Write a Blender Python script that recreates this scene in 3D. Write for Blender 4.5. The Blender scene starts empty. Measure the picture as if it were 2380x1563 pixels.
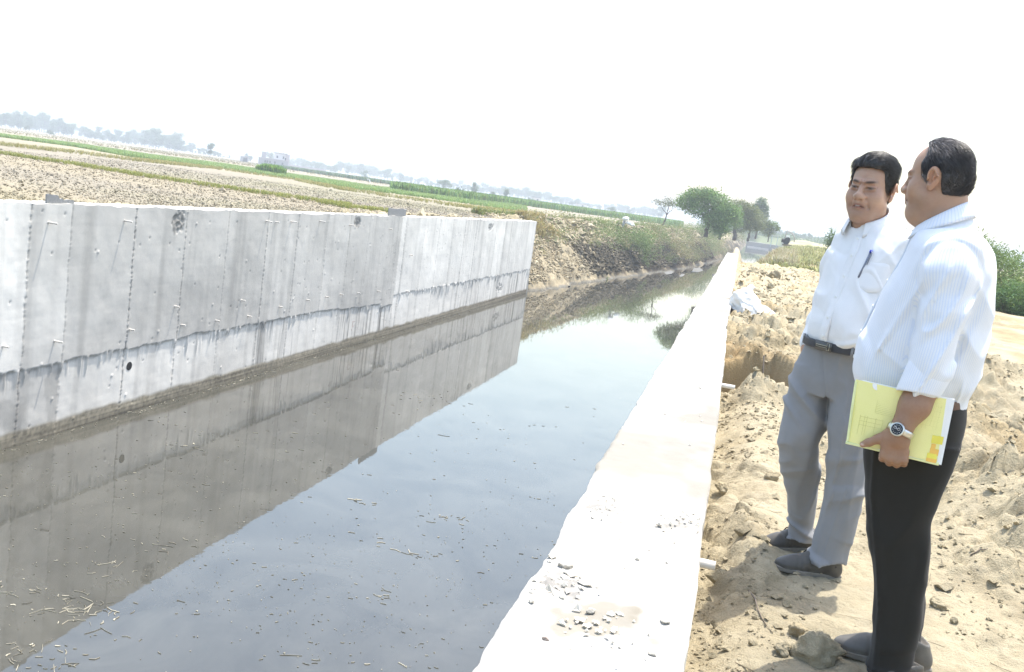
import bpy, bmesh, math, random
import numpy as np
from mathutils import Vector, Matrix
S = bpy.context.scene
COL = S.collection
R = math.radians
rng = np.random.default_rng(7)
random.seed(7)

# ------------------------------------------------------------------ camera
FPX, PW, PH = 2200.0, 2380.0, 1563.0
YAW, PITCH, ROLL = R(12.548), R(8.305), R(8.0)
CAM = np.array([0.0, 0.0, 5.2])
Fv = np.array([-math.sin(YAW)*math.cos(PITCH), math.cos(YAW)*math.cos(PITCH), -math.sin(PITCH)])
Rv = np.array([math.cos(YAW), math.sin(YAW), 0.0])
Uv = np.cross(Rv, Fv)
IX = Rv*math.cos(ROLL)+Uv*math.sin(ROLL)
IY = Uv*math.cos(ROLL)-Rv*math.sin(ROLL)
cd = bpy.data.cameras.new('camera'); cam = bpy.data.objects.new('camera', cd); COL.objects.link(cam)
cd.sensor_width = 36; cd.lens = FPX/PW*36; cd.clip_start = 0.05; cd.clip_end = 9000
cam.matrix_world = Matrix(((IX[0], IY[0], -Fv[0], CAM[0]), (IX[1], IY[1], -Fv[1], CAM[1]), (IX[2], IY[2], -Fv[2], CAM[2]), (0, 0, 0, 1)))
S.camera = cam
def ray(px, py): return Fv+IX*(px-PW/2)/FPX-IY*(py-PH/2)/FPX
def on_z(px, py, z):
    v = ray(px, py); return CAM+v*((z-CAM[2])/v[2])
def on_y(px, py, y):
    v = ray(px, py); return CAM+v*(y/v[1])
def on_x(px, py, x):
    v = ray(px, py); return CAM+v*(x/v[0])

# ------------------------------------------------------------------ sky, sun, exposure
SUN = Vector((0.17, 0.30, 1.0)).normalized()
W = bpy.data.worlds.new('World'); S.world = W; W.use_nodes = True
nt = W.node_tree; bg = nt.nodes['Background']
sky = nt.nodes.new('ShaderNodeTexSky'); sky.sky_type = 'NISHITA'; sky.sun_disc = False
sky.sun_elevation = math.asin(SUN.z); sky.sun_rotation = math.atan2(SUN.x, SUN.y)
sky.air_density = 1.5; sky.dust_density = 3.0; sky.ozone_density = 1.0
nt.links.new(sky.outputs[0], bg.inputs[0]); bg.inputs[1].default_value = 0.15
sl = bpy.data.lights.new('sun', 'SUN'); so = bpy.data.objects.new('sun', sl); COL.objects.link(so)
sl.energy = 2.5; sl.angle = R(0.6); sl.color = (1.0, 0.955, 0.88)
so.rotation_euler = SUN.to_track_quat('Z', 'Y').to_euler()
S.view_settings.view_transform = 'Standard'; S.view_settings.look = 'None'
S.view_settings.exposure = 1.5; S.view_settings.gamma = 1.0
S.cycles.use_denoising = True
S.cycles.max_bounces = 6; S.cycles.volume_bounces = 0
S.cycles.caustics_reflective = False; S.cycles.caustics_refractive = False

# ------------------------------------------------------------------ numpy noise
def _h(ix, iy, iz, s):
    n = (ix.astype(np.int64)*374761393+iy.astype(np.int64)*668265263+iz.astype(np.int64)*2147483647+s*1274126177) & 0xFFFFFFFF
    n = ((n ^ (n >> 13))*1274126177) & 0xFFFFFFFF
    n = ((n ^ (n >> 16))*2246822519) & 0xFFFFFFFF
    return ((n ^ (n >> 15)) & 0xFFFFFF)/16777216.0
def vn(x, y, z=0.0, s=0):
    x, y, z = np.broadcast_arrays(np.asarray(x, float), np.asarray(y, float), np.asarray(z, float))
    X, Y, Z = np.floor(x), np.floor(y), np.floor(z)
    a, b, c = x-X, y-Y, z-Z
    a, b, c = a*a*(3-2*a), b*b*(3-2*b), c*c*(3-2*c)
    o = 0
    for i in (0, 1):
        for j in (0, 1):
            for k in (0, 1):
                w = (a if i else 1-a)*(b if j else 1-b)*(c if k else 1-c)
                o = o+w*_h(X+i, Y+j, Z+k, s)
    return o*2-1
def fbm(x, y, z=0.0, o=4, s=0, g=0.5):
    r, a = 0, 1.0
    for i in range(o):
        r = r+a*vn(np.asarray(x)*2**i, np.asarray(y)*2**i, np.asarray(z)*2**i, s+i*17); a *= g
    return r
def worley(x, y, s=0):
    x, y = np.broadcast_arrays(np.asarray(x, float), np.asarray(y, float))
    X, Y = np.floor(x), np.floor(y)
    d = np.full(x.shape, 9.0); idv = np.zeros(x.shape)
    for i in (-1, 0, 1):
        for j in (-1, 0, 1):
            cx = X+i+_h(X+i, Y+j, X*0, s); cy = Y+j+_h(X+i, Y+j, X*0, s+5)
            q = np.hypot(x-cx, y-cy); m = q < d
            d = np.where(m, q, d); idv = np.where(m, _h(X+i, Y+j, X*0, s+9), idv)
    return d, idv
def sst(x, a, b):
    t = np.clip((np.asarray(x, float)-a)/(b-a), 0, 1); return t*t*(3-2*t)

# ------------------------------------------------------------------ object helpers
def tag(o, label=None, cat=None, group=None, kind=None):
    if label: o['label'] = label
    if cat: o['category'] = cat
    if group: o['group'] = group
    if kind: o['kind'] = kind
    return o
def empty(name, loc=(0, 0, 0), label=None, cat=None, group=None):
    o = bpy.data.objects.new(name, None); COL.objects.link(o); o.location = loc; o.empty_display_size = 0.1
    return tag(o, label, cat, group)
def mesh_np(name, V, Q, mat, parent=None, smooth=True, cols=None, attrs=None, loc=None):
    """V (n,3); Q faces: array (m,3|4) or list of arrays"""
    Qs = Q if isinstance(Q, list) else [Q]
    Qs = [np.asarray(q, np.int32) for q in Qs if len(q)]
    me = bpy.data.meshes.new(name)
    V = np.asarray(V, np.float32)
    if loc is not None: V = V-np.asarray(loc, np.float32)
    me.vertices.add(len(V)); me.vertices.foreach_set('co', V.ravel())
    nl = sum(q.size for q in Qs); nf = sum(len(q) for q in Qs)
    me.loops.add(nl); me.polygons.add(nf)
    me.loops.foreach_set('vertex_index', np.concatenate([q.ravel() for q in Qs]))
    st = []; b = 0
    for q in Qs:
        st.append(b+np.arange(len(q), dtype=np.int32)*q.shape[1]); b += q.size
    me.polygons.foreach_set('loop_start', np.concatenate(st))
    me.update(calc_edges=True)
    me.polygons.foreach_set('use_smooth', np.full(nf, bool(smooth)))
    if cols is not None:
        a = me.attributes.new('tint', 'FLOAT_COLOR', 'POINT')
        c = np.ones((len(V), 4), np.float32); c[:, :3] = cols; a.data.foreach_set('color', c.ravel())
    for k, v in (attrs or {}).items():
        a = me.attributes.new(k, 'FLOAT', 'POINT'); a.data.foreach_set('value', np.asarray(v, np.float32))
    o = bpy.data.objects.new(name, me); COL.objects.link(o)
    if mat: me.materials.append(mat)
    if loc is not None: o.location = loc
    if parent is not None: o.parent = parent
    return o
def grid_faces(n, m):
    i = np.arange(n-1)[:, None]*m+np.arange(m-1)[None, :]
    return np.stack([i, i+m, i+m+1, i+1], -1).reshape(-1, 4)
class MB:
    """collects pieces into one mesh"""
    def __init__(s): s.V, s.F, s.C, s.n = [], [], [], 0
    def add(s, V, F, c=None):
        V = np.asarray(V, float); F = F if isinstance(F, list) and len(F) and np.ndim(F[0]) == 2 else [F]
        for f in F: s.F.append(np.asarray(f, np.int64)+s.n)
        s.V.append(V); s.n += len(V)
        s.C.append(np.tile(np.asarray(c if c is not None else (1, 1, 1), float), (len(V), 1)) if c is None or np.ndim(c) == 1 else np.asarray(c, float))
    def box(s, c, h, rot=None, col=None):
        v = np.array([[x, y, z] for x in (-1, 1) for y in (-1, 1) for z in (-1, 1)], float)*np.asarray(h)
        if rot is not None: v = v@np.asarray(rot).T
        s.add(v+np.asarray(c), np.array([[0, 1, 3, 2], [4, 6, 7, 5], [0, 4, 5, 1], [2, 3, 7, 6], [0, 2, 6, 4], [1, 5, 7, 3]]), col)
    def tube(s, P, rad, n=8, col=None, caps=True):
        P = np.asarray(P, float); rad = np.broadcast_to(np.asarray(rad, float), (len(P),))
        T = np.gradient(P, axis=0); T /= np.linalg.norm(T, axis=1)[:, None]+1e-12
        ref = np.array([0, 0, 1.0]) if abs(T[0][2]) < 0.9 else np.array([1.0, 0, 0])
        u = np.cross(T[0], ref); u /= np.linalg.norm(u); V = []
        for k in range(len(P)):
            u = u-T[k]*(u@T[k]); u /= np.linalg.norm(u)+1e-12; w = np.cross(T[k], u)
            a = np.arange(n)*2*np.pi/n
            V.append(P[k]+rad[k]*(np.cos(a)[:, None]*u+np.sin(a)[:, None]*w))
        V = np.concatenate(V); q = []
        for k in range(len(P)-1):
            for j in range(n):
                q.append([k*n+j, k*n+(j+1) % n, (k+1)*n+(j+1) % n, (k+1)*n+j])
        F = [np.array(q)]
        if caps:
            V = np.vstack([V, P[:1], P[-1:]]); m = len(P)*n; e = (len(P)-1)*n
            F.append(np.array([[m, (j+1) % n, j] for j in range(n)]+[[m+1, e+j, e+(j+1) % n] for j in range(n)]))
        s.add(V, F, col)
    def build(s, name, mat, parent=None, smooth=False, loc=None, **k):
        V = np.concatenate(s.V); d = {}
        for f in s.F: d.setdefault(f.shape[1], []).append(f)
        return mesh_np(name, V, [np.concatenate(v) for v in d.values()], mat, parent, smooth, np.concatenate(s.C), loc=loc, **k)
def copy_tree(o, parent=None):
    c = o.copy(); COL.objects.link(c)
    if parent is not None: c.parent = parent
    for ch in list(o.children): copy_tree(ch, c)
    return c

# ------------------------------------------------------------------ materials
class NT:
    def __init__(s, name):
        s.m = bpy.data.materials.new(name); s.m.use_nodes = True; s.t = s.m.node_tree
        s.b = s.t.nodes['Principled BSDF']
    def n(s, typ, ins=None, **props):
        q = s.t.nodes.new('ShaderNode'+typ)
        for k, v in props.items(): setattr(q, k, v)
        for k, v in (ins or {}).items(): s.put(q.inputs[k], v)
        return q
    def put(s, sock, v):
        if isinstance(v, bpy.types.NodeSocket): s.t.links.new(v, sock)
        elif isinstance(v, bpy.types.Node): s.t.links.new(v.outputs[0], sock)
        else: sock.default_value = v if not (isinstance(v, tuple) and len(v) == 3 and sock.type == 'RGBA') else (*v, 1)
    def p(s, **k):
        for a, v in k.items(): s.put(s.b.inputs[a.replace('_', ' ')], v)
        return s
    def noise(s, scale, detail=4, rough=0.55, vec=None, dist=0.0, out=0):
        q = s.n('TexNoise', {'Scale': scale, 'Detail': detail, 'Roughness': rough, 'Distortion': dist})
        if vec is None: vec = s.n('TexCoord').outputs['Object']
        s.put(q.inputs['Vector'], vec); return q.outputs[out]
    def ramp(s, fac, stops):
        q = s.n('ValToRGB', {'Fac': fac}); e = q.color_ramp.elements
        while len(e) < len(stops): e.new(0.5)
        for i, (p, c) in enumerate(stops): e[i].position = p; e[i].color = (*c, 1) if len(c) == 3 else c
        return q.outputs[0]
    def mix(s, a, b, f, mode='MIX'):
        q = s.n('Mix', data_type='RGBA', blend_type=mode)
        s.put(q.inputs[0], f); s.put(q.inputs[6], a); s.put(q.inputs[7], b); return q.outputs[2]
    def math(s, op, a, b=0.0):
        q = s.n('Math', operation=op); s.put(q.inputs[0], a); s.put(q.inputs[1], b); return q.outputs[0]
    def attr(s, name, out=0): return s.n('Attribute', attribute_name=name).outputs[out]
    def bump(s, h, strength=0.3, dist=0.01):
        q = s.n('Bump', {'Height': h, 'Strength': strength, 'Distance': dist}); s.put(s.b.inputs['Normal'], q.outputs[0]); return s
    def scaled(s, sx, sy, sz):
        q = s.n('VectorMath', operation='MULTIPLY'); s.put(q.inputs[0], s.n('TexCoord').outputs['Object']); q.inputs[1].default_value = (sx, sy, sz); return q.outputs[0]
def simple(name, col, rough=0.7, var=0.15, scale=20, spec=0.3, bump=0.0, bscale=80, bdist=0.004, metal=0.0, tint=False):
    t = NT(name); f = t.noise(scale)
    c = t.mix(tuple(x*(1-var) for x in col), tuple(min(1, x*(1+var)) for x in col), f)
    if tint: c = t.mix(c, t.attr('tint'), 1.0, 'MULTIPLY')
    t.p(Base_Color=c, Roughness=rough, Metallic=metal); t.b.inputs['Specular IOR Level'].default_value = spec
    if bump: t.bump(t.noise(bscale, 3), bump, bdist)
    return t.m
# ------------------------------------------------------------------ SDF modelling
class Vol:
    def __init__(s, xs, ys, zs):
        s.x, s.y, s.z = [np.asarray(a, np.float32) for a in (xs, ys, zs)]
        s.F = np.full((len(s.x), len(s.y), len(s.z)), 0.3, np.float32)
    def win(s, lo, hi):
        sl = []
        for a, l, h in zip((s.x, s.y, s.z), lo, hi):
            i, j = np.searchsorted(a, l), np.searchsorted(a, h); sl.append(slice(i, max(j, i)))
        return tuple(sl)
    def apply(s, fn, lo, hi, k, mode, pad=0.03):
        lo = np.asarray(lo)-k-pad; hi = np.asarray(hi)+k+pad
        w = s.win(lo, hi)
        if min(t.stop-t.start for t in w) <= 0: return
        x = s.x[w[0]][:, None, None]; y = s.y[w[1]][None, :, None]; z = s.z[w[2]][None, None, :]
        d = fn(x, y, z).astype(np.float32); F = s.F[w]
        if mode == 'u':
            h = np.maximum(k-np.abs(F-d), 0)/max(k, 1e-6); s.F[w] = np.minimum(F, d)-h*h*k*0.25
        else:
            h = np.maximum(k-np.abs(F+d), 0)/max(k, 1e-6); s.F[w] = np.maximum(F, -d)+h*h*k*0.25
    def ell(s, c, r, k=0.01, rot=None, mode='u'):
        c = np.asarray(c, float); r = np.asarray(r, float); M = np.eye(3) if rot is None else np.asarray(rot)
        e = np.sqrt(((M*r)**2).sum(1))
        def fn(x, y, z):
            a, b, q = x-c[0], y-c[1], z-c[2]
            u = M[0, 0]*a+M[1, 0]*b+M[2, 0]*q; v = M[0, 1]*a+M[1, 1]*b+M[2, 1]*q; t = M[0, 2]*a+M[1, 2]*b+M[2, 2]*q
            k0 = np.sqrt((u/r[0])**2+(v/r[1])**2+(t/r[2])**2); k1 = np.sqrt((u/r[0]**2)**2+(v/r[1]**2)**2+(t/r[2]**2)**2)+1e-9
            return k0*(k0-1)/k1
        s.apply(fn, c-e, c+e, k, mode)
    def cap(s, a, b, ra, rb=None, k=0.01, mode='u', flat=None):
        """tapered capsule; flat=(axis, factor) widens it along a unit axis"""
        a = np.asarray(a, float); b = np.asarray(b, float); rb = ra if rb is None else rb; ab = b-a; L = ab@ab+1e-12
        def fn(x, y, z):
            px, py, pz = x-a[0], y-a[1], z-a[2]
            t = np.clip((px*ab[0]+py*ab[1]+pz*ab[2])/L, 0, 1)
            qx, qy, qz = px-t*ab[0], py-t*ab[1], pz-t*ab[2]
            if flat is not None:
                n, f = flat; dp = qx*n[0]+qy*n[1]+qz*n[2]; g = dp*(1-1/f); qx, qy, qz = qx-g*n[0], qy-g*n[1], qz-g*n[2]
            return np.sqrt(qx*qx+qy*qy+qz*qz)-(ra+(rb-ra)*t)
        m = max(ra, rb)*(flat[1] if flat else 1)
        s.apply(fn, np.minimum(a, b)-m, np.maximum(a, b)+m, k, mode)
    def chain(s, pts, k=0.01, mode='u', flat=None):
        for (p, r), (q, t) in zip(pts[:-1], pts[1:]): s.cap(p, q, r, t, k, mode, flat)
    def box(s, c, h, k=0.005, rot=None, rad=0.002, mode='u'):
        c = np.asarray(c, float); h = np.asarray(h, float); M = np.eye(3) if rot is None else np.asarray(rot); e = (np.abs(M)*h).sum(1)
        def fn(x, y, z):
            a, b, q = x-c[0], y-c[1], z-c[2]
            u = np.abs(M[0, 0]*a+M[1, 0]*b+M[2, 0]*q)-h[0]+rad; v = np.abs(M[0, 1]*a+M[1, 1]*b+M[2, 1]*q)-h[1]+rad; t = np.abs(M[0, 2]*a+M[1, 2]*b+M[2, 2]*q)-h[2]+rad
            return np.sqrt(np.maximum(u, 0)**2+np.maximum(v, 0)**2+np.maximum(t, 0)**2)+np.minimum(np.maximum(np.maximum(u, v), t), 0)-rad
        s.apply(fn, c-e, c+e, k, mode)
    def loft(s, tab, k=0.01, mode='u', axis=2):
        """tab rows: z, cx, cy, rx, ry, n, yaw(deg) ; sections along z"""
        T = np.asarray(tab, float); T = T[np.argsort(T[:, 0])]; z0, z1 = T[0, 0], T[-1, 0]
        zs = np.clip(s.z, z0, z1)
        def ip(c):   # smooth (Catmull-Rom like) interpolation
            xk, yk = T[:, 0], T[:, c]; m = np.gradient(yk, xk); i = np.clip(np.searchsorted(xk, zs)-1, 0, len(xk)-2)
            hh = xk[i+1]-xk[i]; t = (zs-xk[i])/hh
            return (2*t**3-3*t**2+1)*yk[i]+(t**3-2*t**2+t)*hh*m[i]+(-2*t**3+3*t**2)*yk[i+1]+(t**3-t**2)*hh*m[i+1]
        C = {c: ip(c) for c in range(1, 7)}
        lo = (T[:, 1].min()-max(T[:, 3].max(), T[:, 4].max()), T[:, 2].min()-max(T[:, 3].max(), T[:, 4].max()), z0)
        hi = (T[:, 1].max()+max(T[:, 3].max(), T[:, 4].max()), T[:, 2].max()+max(T[:, 3].max(), T[:, 4].max()), z1)
        def fn(x, y, z):
            i = np.searchsorted(s.z, z.ravel()[0]); sl_ = slice(i, i+z.size)
            cx, cy, rx, ry, n, yw = [C[c][sl_][None, None, :] for c in range(1, 7)]
            a = np.radians(yw); u = (x-cx)*np.cos(a)+(y-cy)*np.sin(a); v = -(x-cx)*np.sin(a)+(y-cy)*np.cos(a)
            q = ((np.abs(u)/rx)**n+(np.abs(v)/ry)**n+1e-9)**(1/n)
            gr = np.sqrt((u/rx**2)**2+(v/ry**2)**2)/np.maximum(np.sqrt((u/rx)**2+(v/ry)**2), 1e-6)
            d = (q-1)/np.maximum(gr, 1e-3)
            return np.maximum(d, np.maximum(z0-z, z-z1))
        s.apply(fn, lo, hi, k, mode)
    def disp(s, fn, lo=(-9, -9, -9), hi=(9, 9, 9)):
        w = s.win(lo, hi)
        x = s.x[w[0]][:, None, None]; y = s.y[w[1]][None, :, None]; z = s.z[w[2]][None, None, :]
        F = s.F[w]; m = np.abs(F) < 0.03
        ii = np.nonzero(m)
        xx, yy, zz = s.x[w[0]][ii[0]], s.y[w[1]][ii[1]], s.z[w[2]][ii[2]]
        F[ii] = F[ii]-fn(xx, yy, zz).astype(np.float32); s.F[w] = F
    def nets(s, relax=1):
        F = s.F; I = F < 0; n = F.shape
        c = np.zeros((n[0]-1, n[1]-1, n[2]-1), np.uint8)
        for i in (0, 1):
            for j in (0, 1):
                for k in (0, 1): c += I[i:n[0]-1+i, j:n[1]-1+j, k:n[2]-1+k]
        act = np.nonzero((c > 0) & (c < 8)); idx = np.full(c.shape, -1, np.int32); idx[act] = np.arange(len(act[0]))
        P = np.zeros((len(act[0]), 3)); cnt = np.zeros(len(act[0]))
        co = [(i, j, k) for i in (0, 1) for j in (0, 1) for k in (0, 1)]
        ax = (s.x, s.y, s.z)
        for a in co:
            for d in range(3):
                if a[d]: continue
                b = list(a); b[d] = 1
                ia = [act[q]+a[q] for q in range(3)]; ib = [act[q]+b[q] for q in range(3)]
                fa, fb = F[tuple(ia)], F[tuple(ib)]; m = (fa < 0) != (fb < 0)
                t = np.where(m, fa/np.where(m, fa-fb, 1), 0)
                for q in range(3):
                    pa, pb = ax[q][ia[q]], ax[q][ib[q]]; P[:, q] += np.where(m, pa+(pb-pa)*t, 0)
                cnt += m
        P /= cnt[:, None]
        Q = []
        for d in range(3):
            u, v = (d+1) % 3, (d+2) % 3
            A = [slice(None)]*3; B = [slice(None)]*3; A[d] = slice(0, -1); B[d] = slice(1, None)
            ch = I[tuple(A)] != I[tuple(B)]
            e = [slice(None)]*3; e[u] = slice(1, -1); e[v] = slice(1, -1)
            off = np.zeros(3, int); off[u] = 1; off[v] = 1
            w = np.nonzero(ch[tuple(e)]); w = [w[q]+off[q] for q in range(3)]
            ins = I[tuple(w)]
            def cell(du, dv):
                z = [q.copy() for q in w]; z[u] -= du; z[v] -= dv; return idx[tuple(z)]
            q4 = np.stack([cell(1, 1), cell(0, 1), cell(0, 0), cell(1, 0)], -1)
            q4[~ins] = q4[~ins][:, ::-1]; Q.append(q4)
        Q = np.concatenate(Q); Q = Q[(Q >= 0).all(1)]
        for _ in range(relax):
            acc = np.zeros_like(P); ct = np.zeros(len(P))
            for a, b in ((0, 1), (1, 2), (2, 3), (3, 0)):
                for f_, t_ in ((a, b), (b, a)):
                    for q in range(3): acc[:, q] += np.bincount(Q[:, f_], P[Q[:, t_], q], len(P))
                    ct += np.bincount(Q[:, f_], minlength=len(P))
            P = P+0.6*(acc/np.maximum(ct, 1)[:, None]-P)
        return P, Q
def seg(a, b, h): return np.arange(a, b, h)
def axis_(*parts):
    """axis_((a, b, step), ...) -> rectilinear sampling"""
    return np.unique(np.round(np.concatenate([np.arange(a, b, h) for a, b, h in parts]), 5))
def rotz(d): c, s_ = math.cos(R(d)), math.sin(R(d)); return np.array([[c, -s_, 0], [s_, c, 0], [0, 0, 1]])
def rotx(d): c, s_ = math.cos(R(d)), math.sin(R(d)); return np.array([[1, 0, 0], [0, c, -s_], [0, s_, c]])
def roty(d): c, s_ = math.cos(R(d)), math.sin(R(d)); return np.array([[c, 0, s_], [0, 1, 0], [-s_, 0, c]])
# ================================================================== SETTING
ZW, ZG = 4.03, 3.84           # top of the concrete walls, right-bank ground (water is z = 0)
XL = -11.0                     # front face of the far-side wall

# ---- water
t = NT('canal water')
nz = t.ramp(t.noise(0.55, 5, 0.6, None, 1.2), [(0.35, (0, 0, 0)), (0.68, (1, 1, 1))]); n2 = t.n('TexNoise', {'Scale': 1.0, 'Detail': 3}); t.put(n2.inputs['Vector'], t.scaled(1.2, 0.35, 1)); 
big = t.noise(0.12, 2)
h = t.math('ADD', t.math('MULTIPLY', n2.outputs[0], t.math('MULTIPLY', big, 0.5)), t.math('MULTIPLY', t.noise(7, 2), 0.03))
t.p(Base_Color=t.mix((0.047, 0.046, 0.038), (0.078, 0.076, 0.063), nz), Roughness=0.015, IOR=1.62)
t.bump(h, 0.13, 0.06)
WATER = t.m
v = np.array([[-12, -25, 0], [60, -25, 0], [60, 420, 0], [-12, 420, 0]], float)
tag(mesh_np('water', v, np.array([[0, 1, 2, 3]]), WATER, smooth=False), kind='structure')

# ---- right bank dirt
def xedge(Y):
    """top edge of the right bank: hard against the wall until the backfill ends, then swinging away"""
    Y = np.asarray(Y, float)
    far = 1.45+(Y-39)*0.053
    return np.where(Y < 36, -3.0, np.where(Y < 41, -3.0+(Y-36)/5*(far+3.0), far))
def zdirt(X, Y, fine=True):
    X = np.asarray(X, float); Y = np.asarray(Y, float)
    z = ZG+0.05*fbm(X*0.5, Y*0.5, 0, 3, 3)*sst(Y, 4.5, 9)
    z = z-0.13*np.exp(-((X-0.05)/0.17)**2)*(1-sst(Y, 9, 12))            # gully beside the wall
    z = z+0.075*np.exp(-((X-0.27)/0.07)**2-((Y-4.28)/0.22)**2)           # little ridge at the shoe tips
    z = z+0.03*np.exp(-((X-0.35)/0.3)**2)*sst(Y, 5, 7)*(1-sst(Y, 7.6, 8.3))
    # trench with a cut far face
    m = sst(Y, 8.3, 9.0)*(1-sst(Y+0.25*vn(X*2.2, 0, 0, 8), 10.35, 10.5))*(1-sst(X+0.2*vn(Y*2, 1, 0, 9), 1.25, 1.6))
    z = z-0.95*m+0.10*np.exp(-((Y-8.05)/0.3)**2)*(1-sst(X, 1.0, 1.8))*(1+fbm(X*3, Y*3, 0, 2, 4))
    z = z+0.13*sst(Y, 10.5, 11.5)*(1-sst(Y, 15.5, 18))*(1-sst(X, 2.5, 4))*(1+fbm(X, Y, 0, 3, 12))
    z = z+0.28*np.exp(-((X-1.7)/0.55)**2-((Y-5.6)/2.3)**2)*(0.6+0.8*vn(X*3, Y*2, 0, 31))  # heap behind the standing men
    z = z+0.20*np.exp(-((X-2.7)/0.6)**2-((Y-7.6)/1.8)**2)*(1+.5*vn(X*2, Y*2, 0, 32))
    z = z-0.15*sst(X, 2.2, 2.5)*(1-sst(Y+0.4*vn(X*1.5, 2, 0, 41), 10.6, 11.0))*sst(Y, 5, 7)
    z = z+0.5*sst(Y, 30, 60)*sst(X-xedge(Y), 0.2, 3)*(0.6+0.5*vn(X*0.4, Y*0.2, 0, 21))*(1-sst(X-xedge(Y), 5, 9))
    d = X-xedge(Y)-0.35*fbm(X*0.6, Y*0.5, 0, 3, 77)
    z = np.where(d < 0, z+d*0.85*(0.5+0.5*sst(-d, 0, 0.6)), z)
    if fine:
        z = np.where((X < 0.0) & (Y < 42.5), -1.5, z)
        rough = sst(fbm(X*0.55+3, Y*0.55, 0, 3, 51)+0.25+0.5*sst(Y, 8, 12)*(1-sst(X, 2, 5)), -0.25, 0.5)
        rough = np.maximum(rough, sst(X, 1.05, 1.5)*(1-sst(X, 2.6, 3.4))*sst(Y, 3.9, 4.4)*(1-sst(Y, 10, 11)))
        rough = rough*(1-0.92*np.exp(-((X-0.80)/0.55)**4-((Y-3.9)/2.1)**4))*(1-0.7*sst(Y, 17, 19)*(1-sst(Y, 22, 24)))
        w1, i1 = worley(X*4.0+0.25*vn(X*7, Y*7, 0, 2), Y*4.0, 61); w2, i2 = worley(X*9.5, Y*9.5+0.3*vn(X*14, Y*14, 0, 3), 62); w3, i3 = worley(X*21, Y*21, 63)
        dome = lambda w, i, r_, thr: np.where(i > thr, np.sqrt(np.clip(1-(w/r_)**2, 0, 1))*(0.5+i), 0)
        near = 1-sst(Y, 14, 22)
        z = z+rough*(0.075*dome(w1, i1, 0.55, 0.62)+0.036*dome(w2, i2, 0.55, 0.4)*(0.3+0.7*near))
        z = z+(0.35+0.65*rough)*0.0125*dome(w3, i3, 0.6, 0.3)*near
        z = z+0.02*fbm(X*2.2, Y*2.2, 0, 4, 71)*(0.4+rough)+0.0075*fbm(X*14, Y*14, 0, 3, 72)*near
        z = z-0.02*np.clip(1-np.abs(fbm(X*1.3, Y*1.3, 0, 3, 73))*9, 0, 1)*rough
    return z
gx = np.unique(np.concatenate([seg(-0.6, 0.02, 0.1), seg(0.02, 1.5, 0.011), seg(1.5, 3.4, 0.022), seg(3.4, 7, 0.07), 7*1.13**np.arange(0, 42)]))
gy = np.unique(np.concatenate([seg(-6, 1.6, 0.3), seg(1.6, 6, 0.012), seg(6, 12, 0.024), seg(12, 24, 0.06), seg(24, 60, 0.2), 60*1.06**np.arange(0, 62)]))
X, Y = np.meshgrid(gx, gy, indexing='ij'); Z = zdirt(X, Y)
t = NT('dry tan earth')
att = t.n('TexCoord').outputs['Object']
a = t.noise(1.3, 6, 0.6); b = t.noise(9, 5, 0.65); c_ = t.noise(60, 4, 0.7)
col = t.mix((0.400, 0.345, 0.235), (0.318, 0.268, 0.176), t.ramp(a, [(0.40, (0, 0, 0)), (0.66, (1, 1, 1))]))
col = t.mix(col, (0.43, 0.38, 0.275), t.math('MULTIPLY', t.ramp(b, [(0.45, (0, 0, 0)), (0.75, (1, 1, 1))]), 0.6))
col = t.mix(col, (0.27, 0.22, 0.14), t.math('MULTIPLY', t.ramp(c_, [(0.52, (0, 0, 0)), (0.72, (1, 1, 1))]), 0.45))
col = t.mix(col, t.attr('tint'), 1.0, 'MULTIPLY')
t.p(Base_Color=col, Roughness=0.95); t.b.inputs['Specular IOR Level'].default_value = 0.1
t.bump(t.math('ADD', t.math('MULTIPLY', t.noise(45, 6, 0.7), 1.0), t.math('MULTIPLY', t.noise(150, 3, 0.7), 0.4)), 1.0, 0.016)
EARTH = t.m
d = X-xedge(Y)
tone = np.ones(X.shape+(3,)); pt = sst(fbm(X*.9, Y*.7, 0, 4, 191), .1, .7)*sst(Y, 4.5, 7); tone = tone*(1-pt[..., None]*np.array([.12, .18, .28])); st2 = sst(fbm(X*6, Y*5, 0, 3, 193), .25, .8); tone = tone*(1-.16*st2[..., None])
grassy = sst(Y, 34, 44)*sst(fbm(X*0.8, Y*0.6, 0, 3, 91)+0.4, 0, 0.7)
tone = tone*(1-grassy[..., None])+grassy[..., None]*np.array([0.72, 0.85, 0.55])
mud = sst(-d, 0.8, 2.2)*sst(Y, 38, 42); tone *= (1-0.55*mud)[..., None]
damp = sst(Y, 8.4, 9)*(1-sst(Y, 10.7, 11))*(1-sst(X, 1.3, 1.6)); tone *= 1-damp[..., None]*np.array([0.12, 0.2, 0.3])
tag(mesh_np('ground', np.stack([X, Y, Z], -1).reshape(-1, 3), grid_faces(len(gx), len(gy)), EARTH, cols=tone.reshape(-1, 3)), kind='structure')

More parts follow.
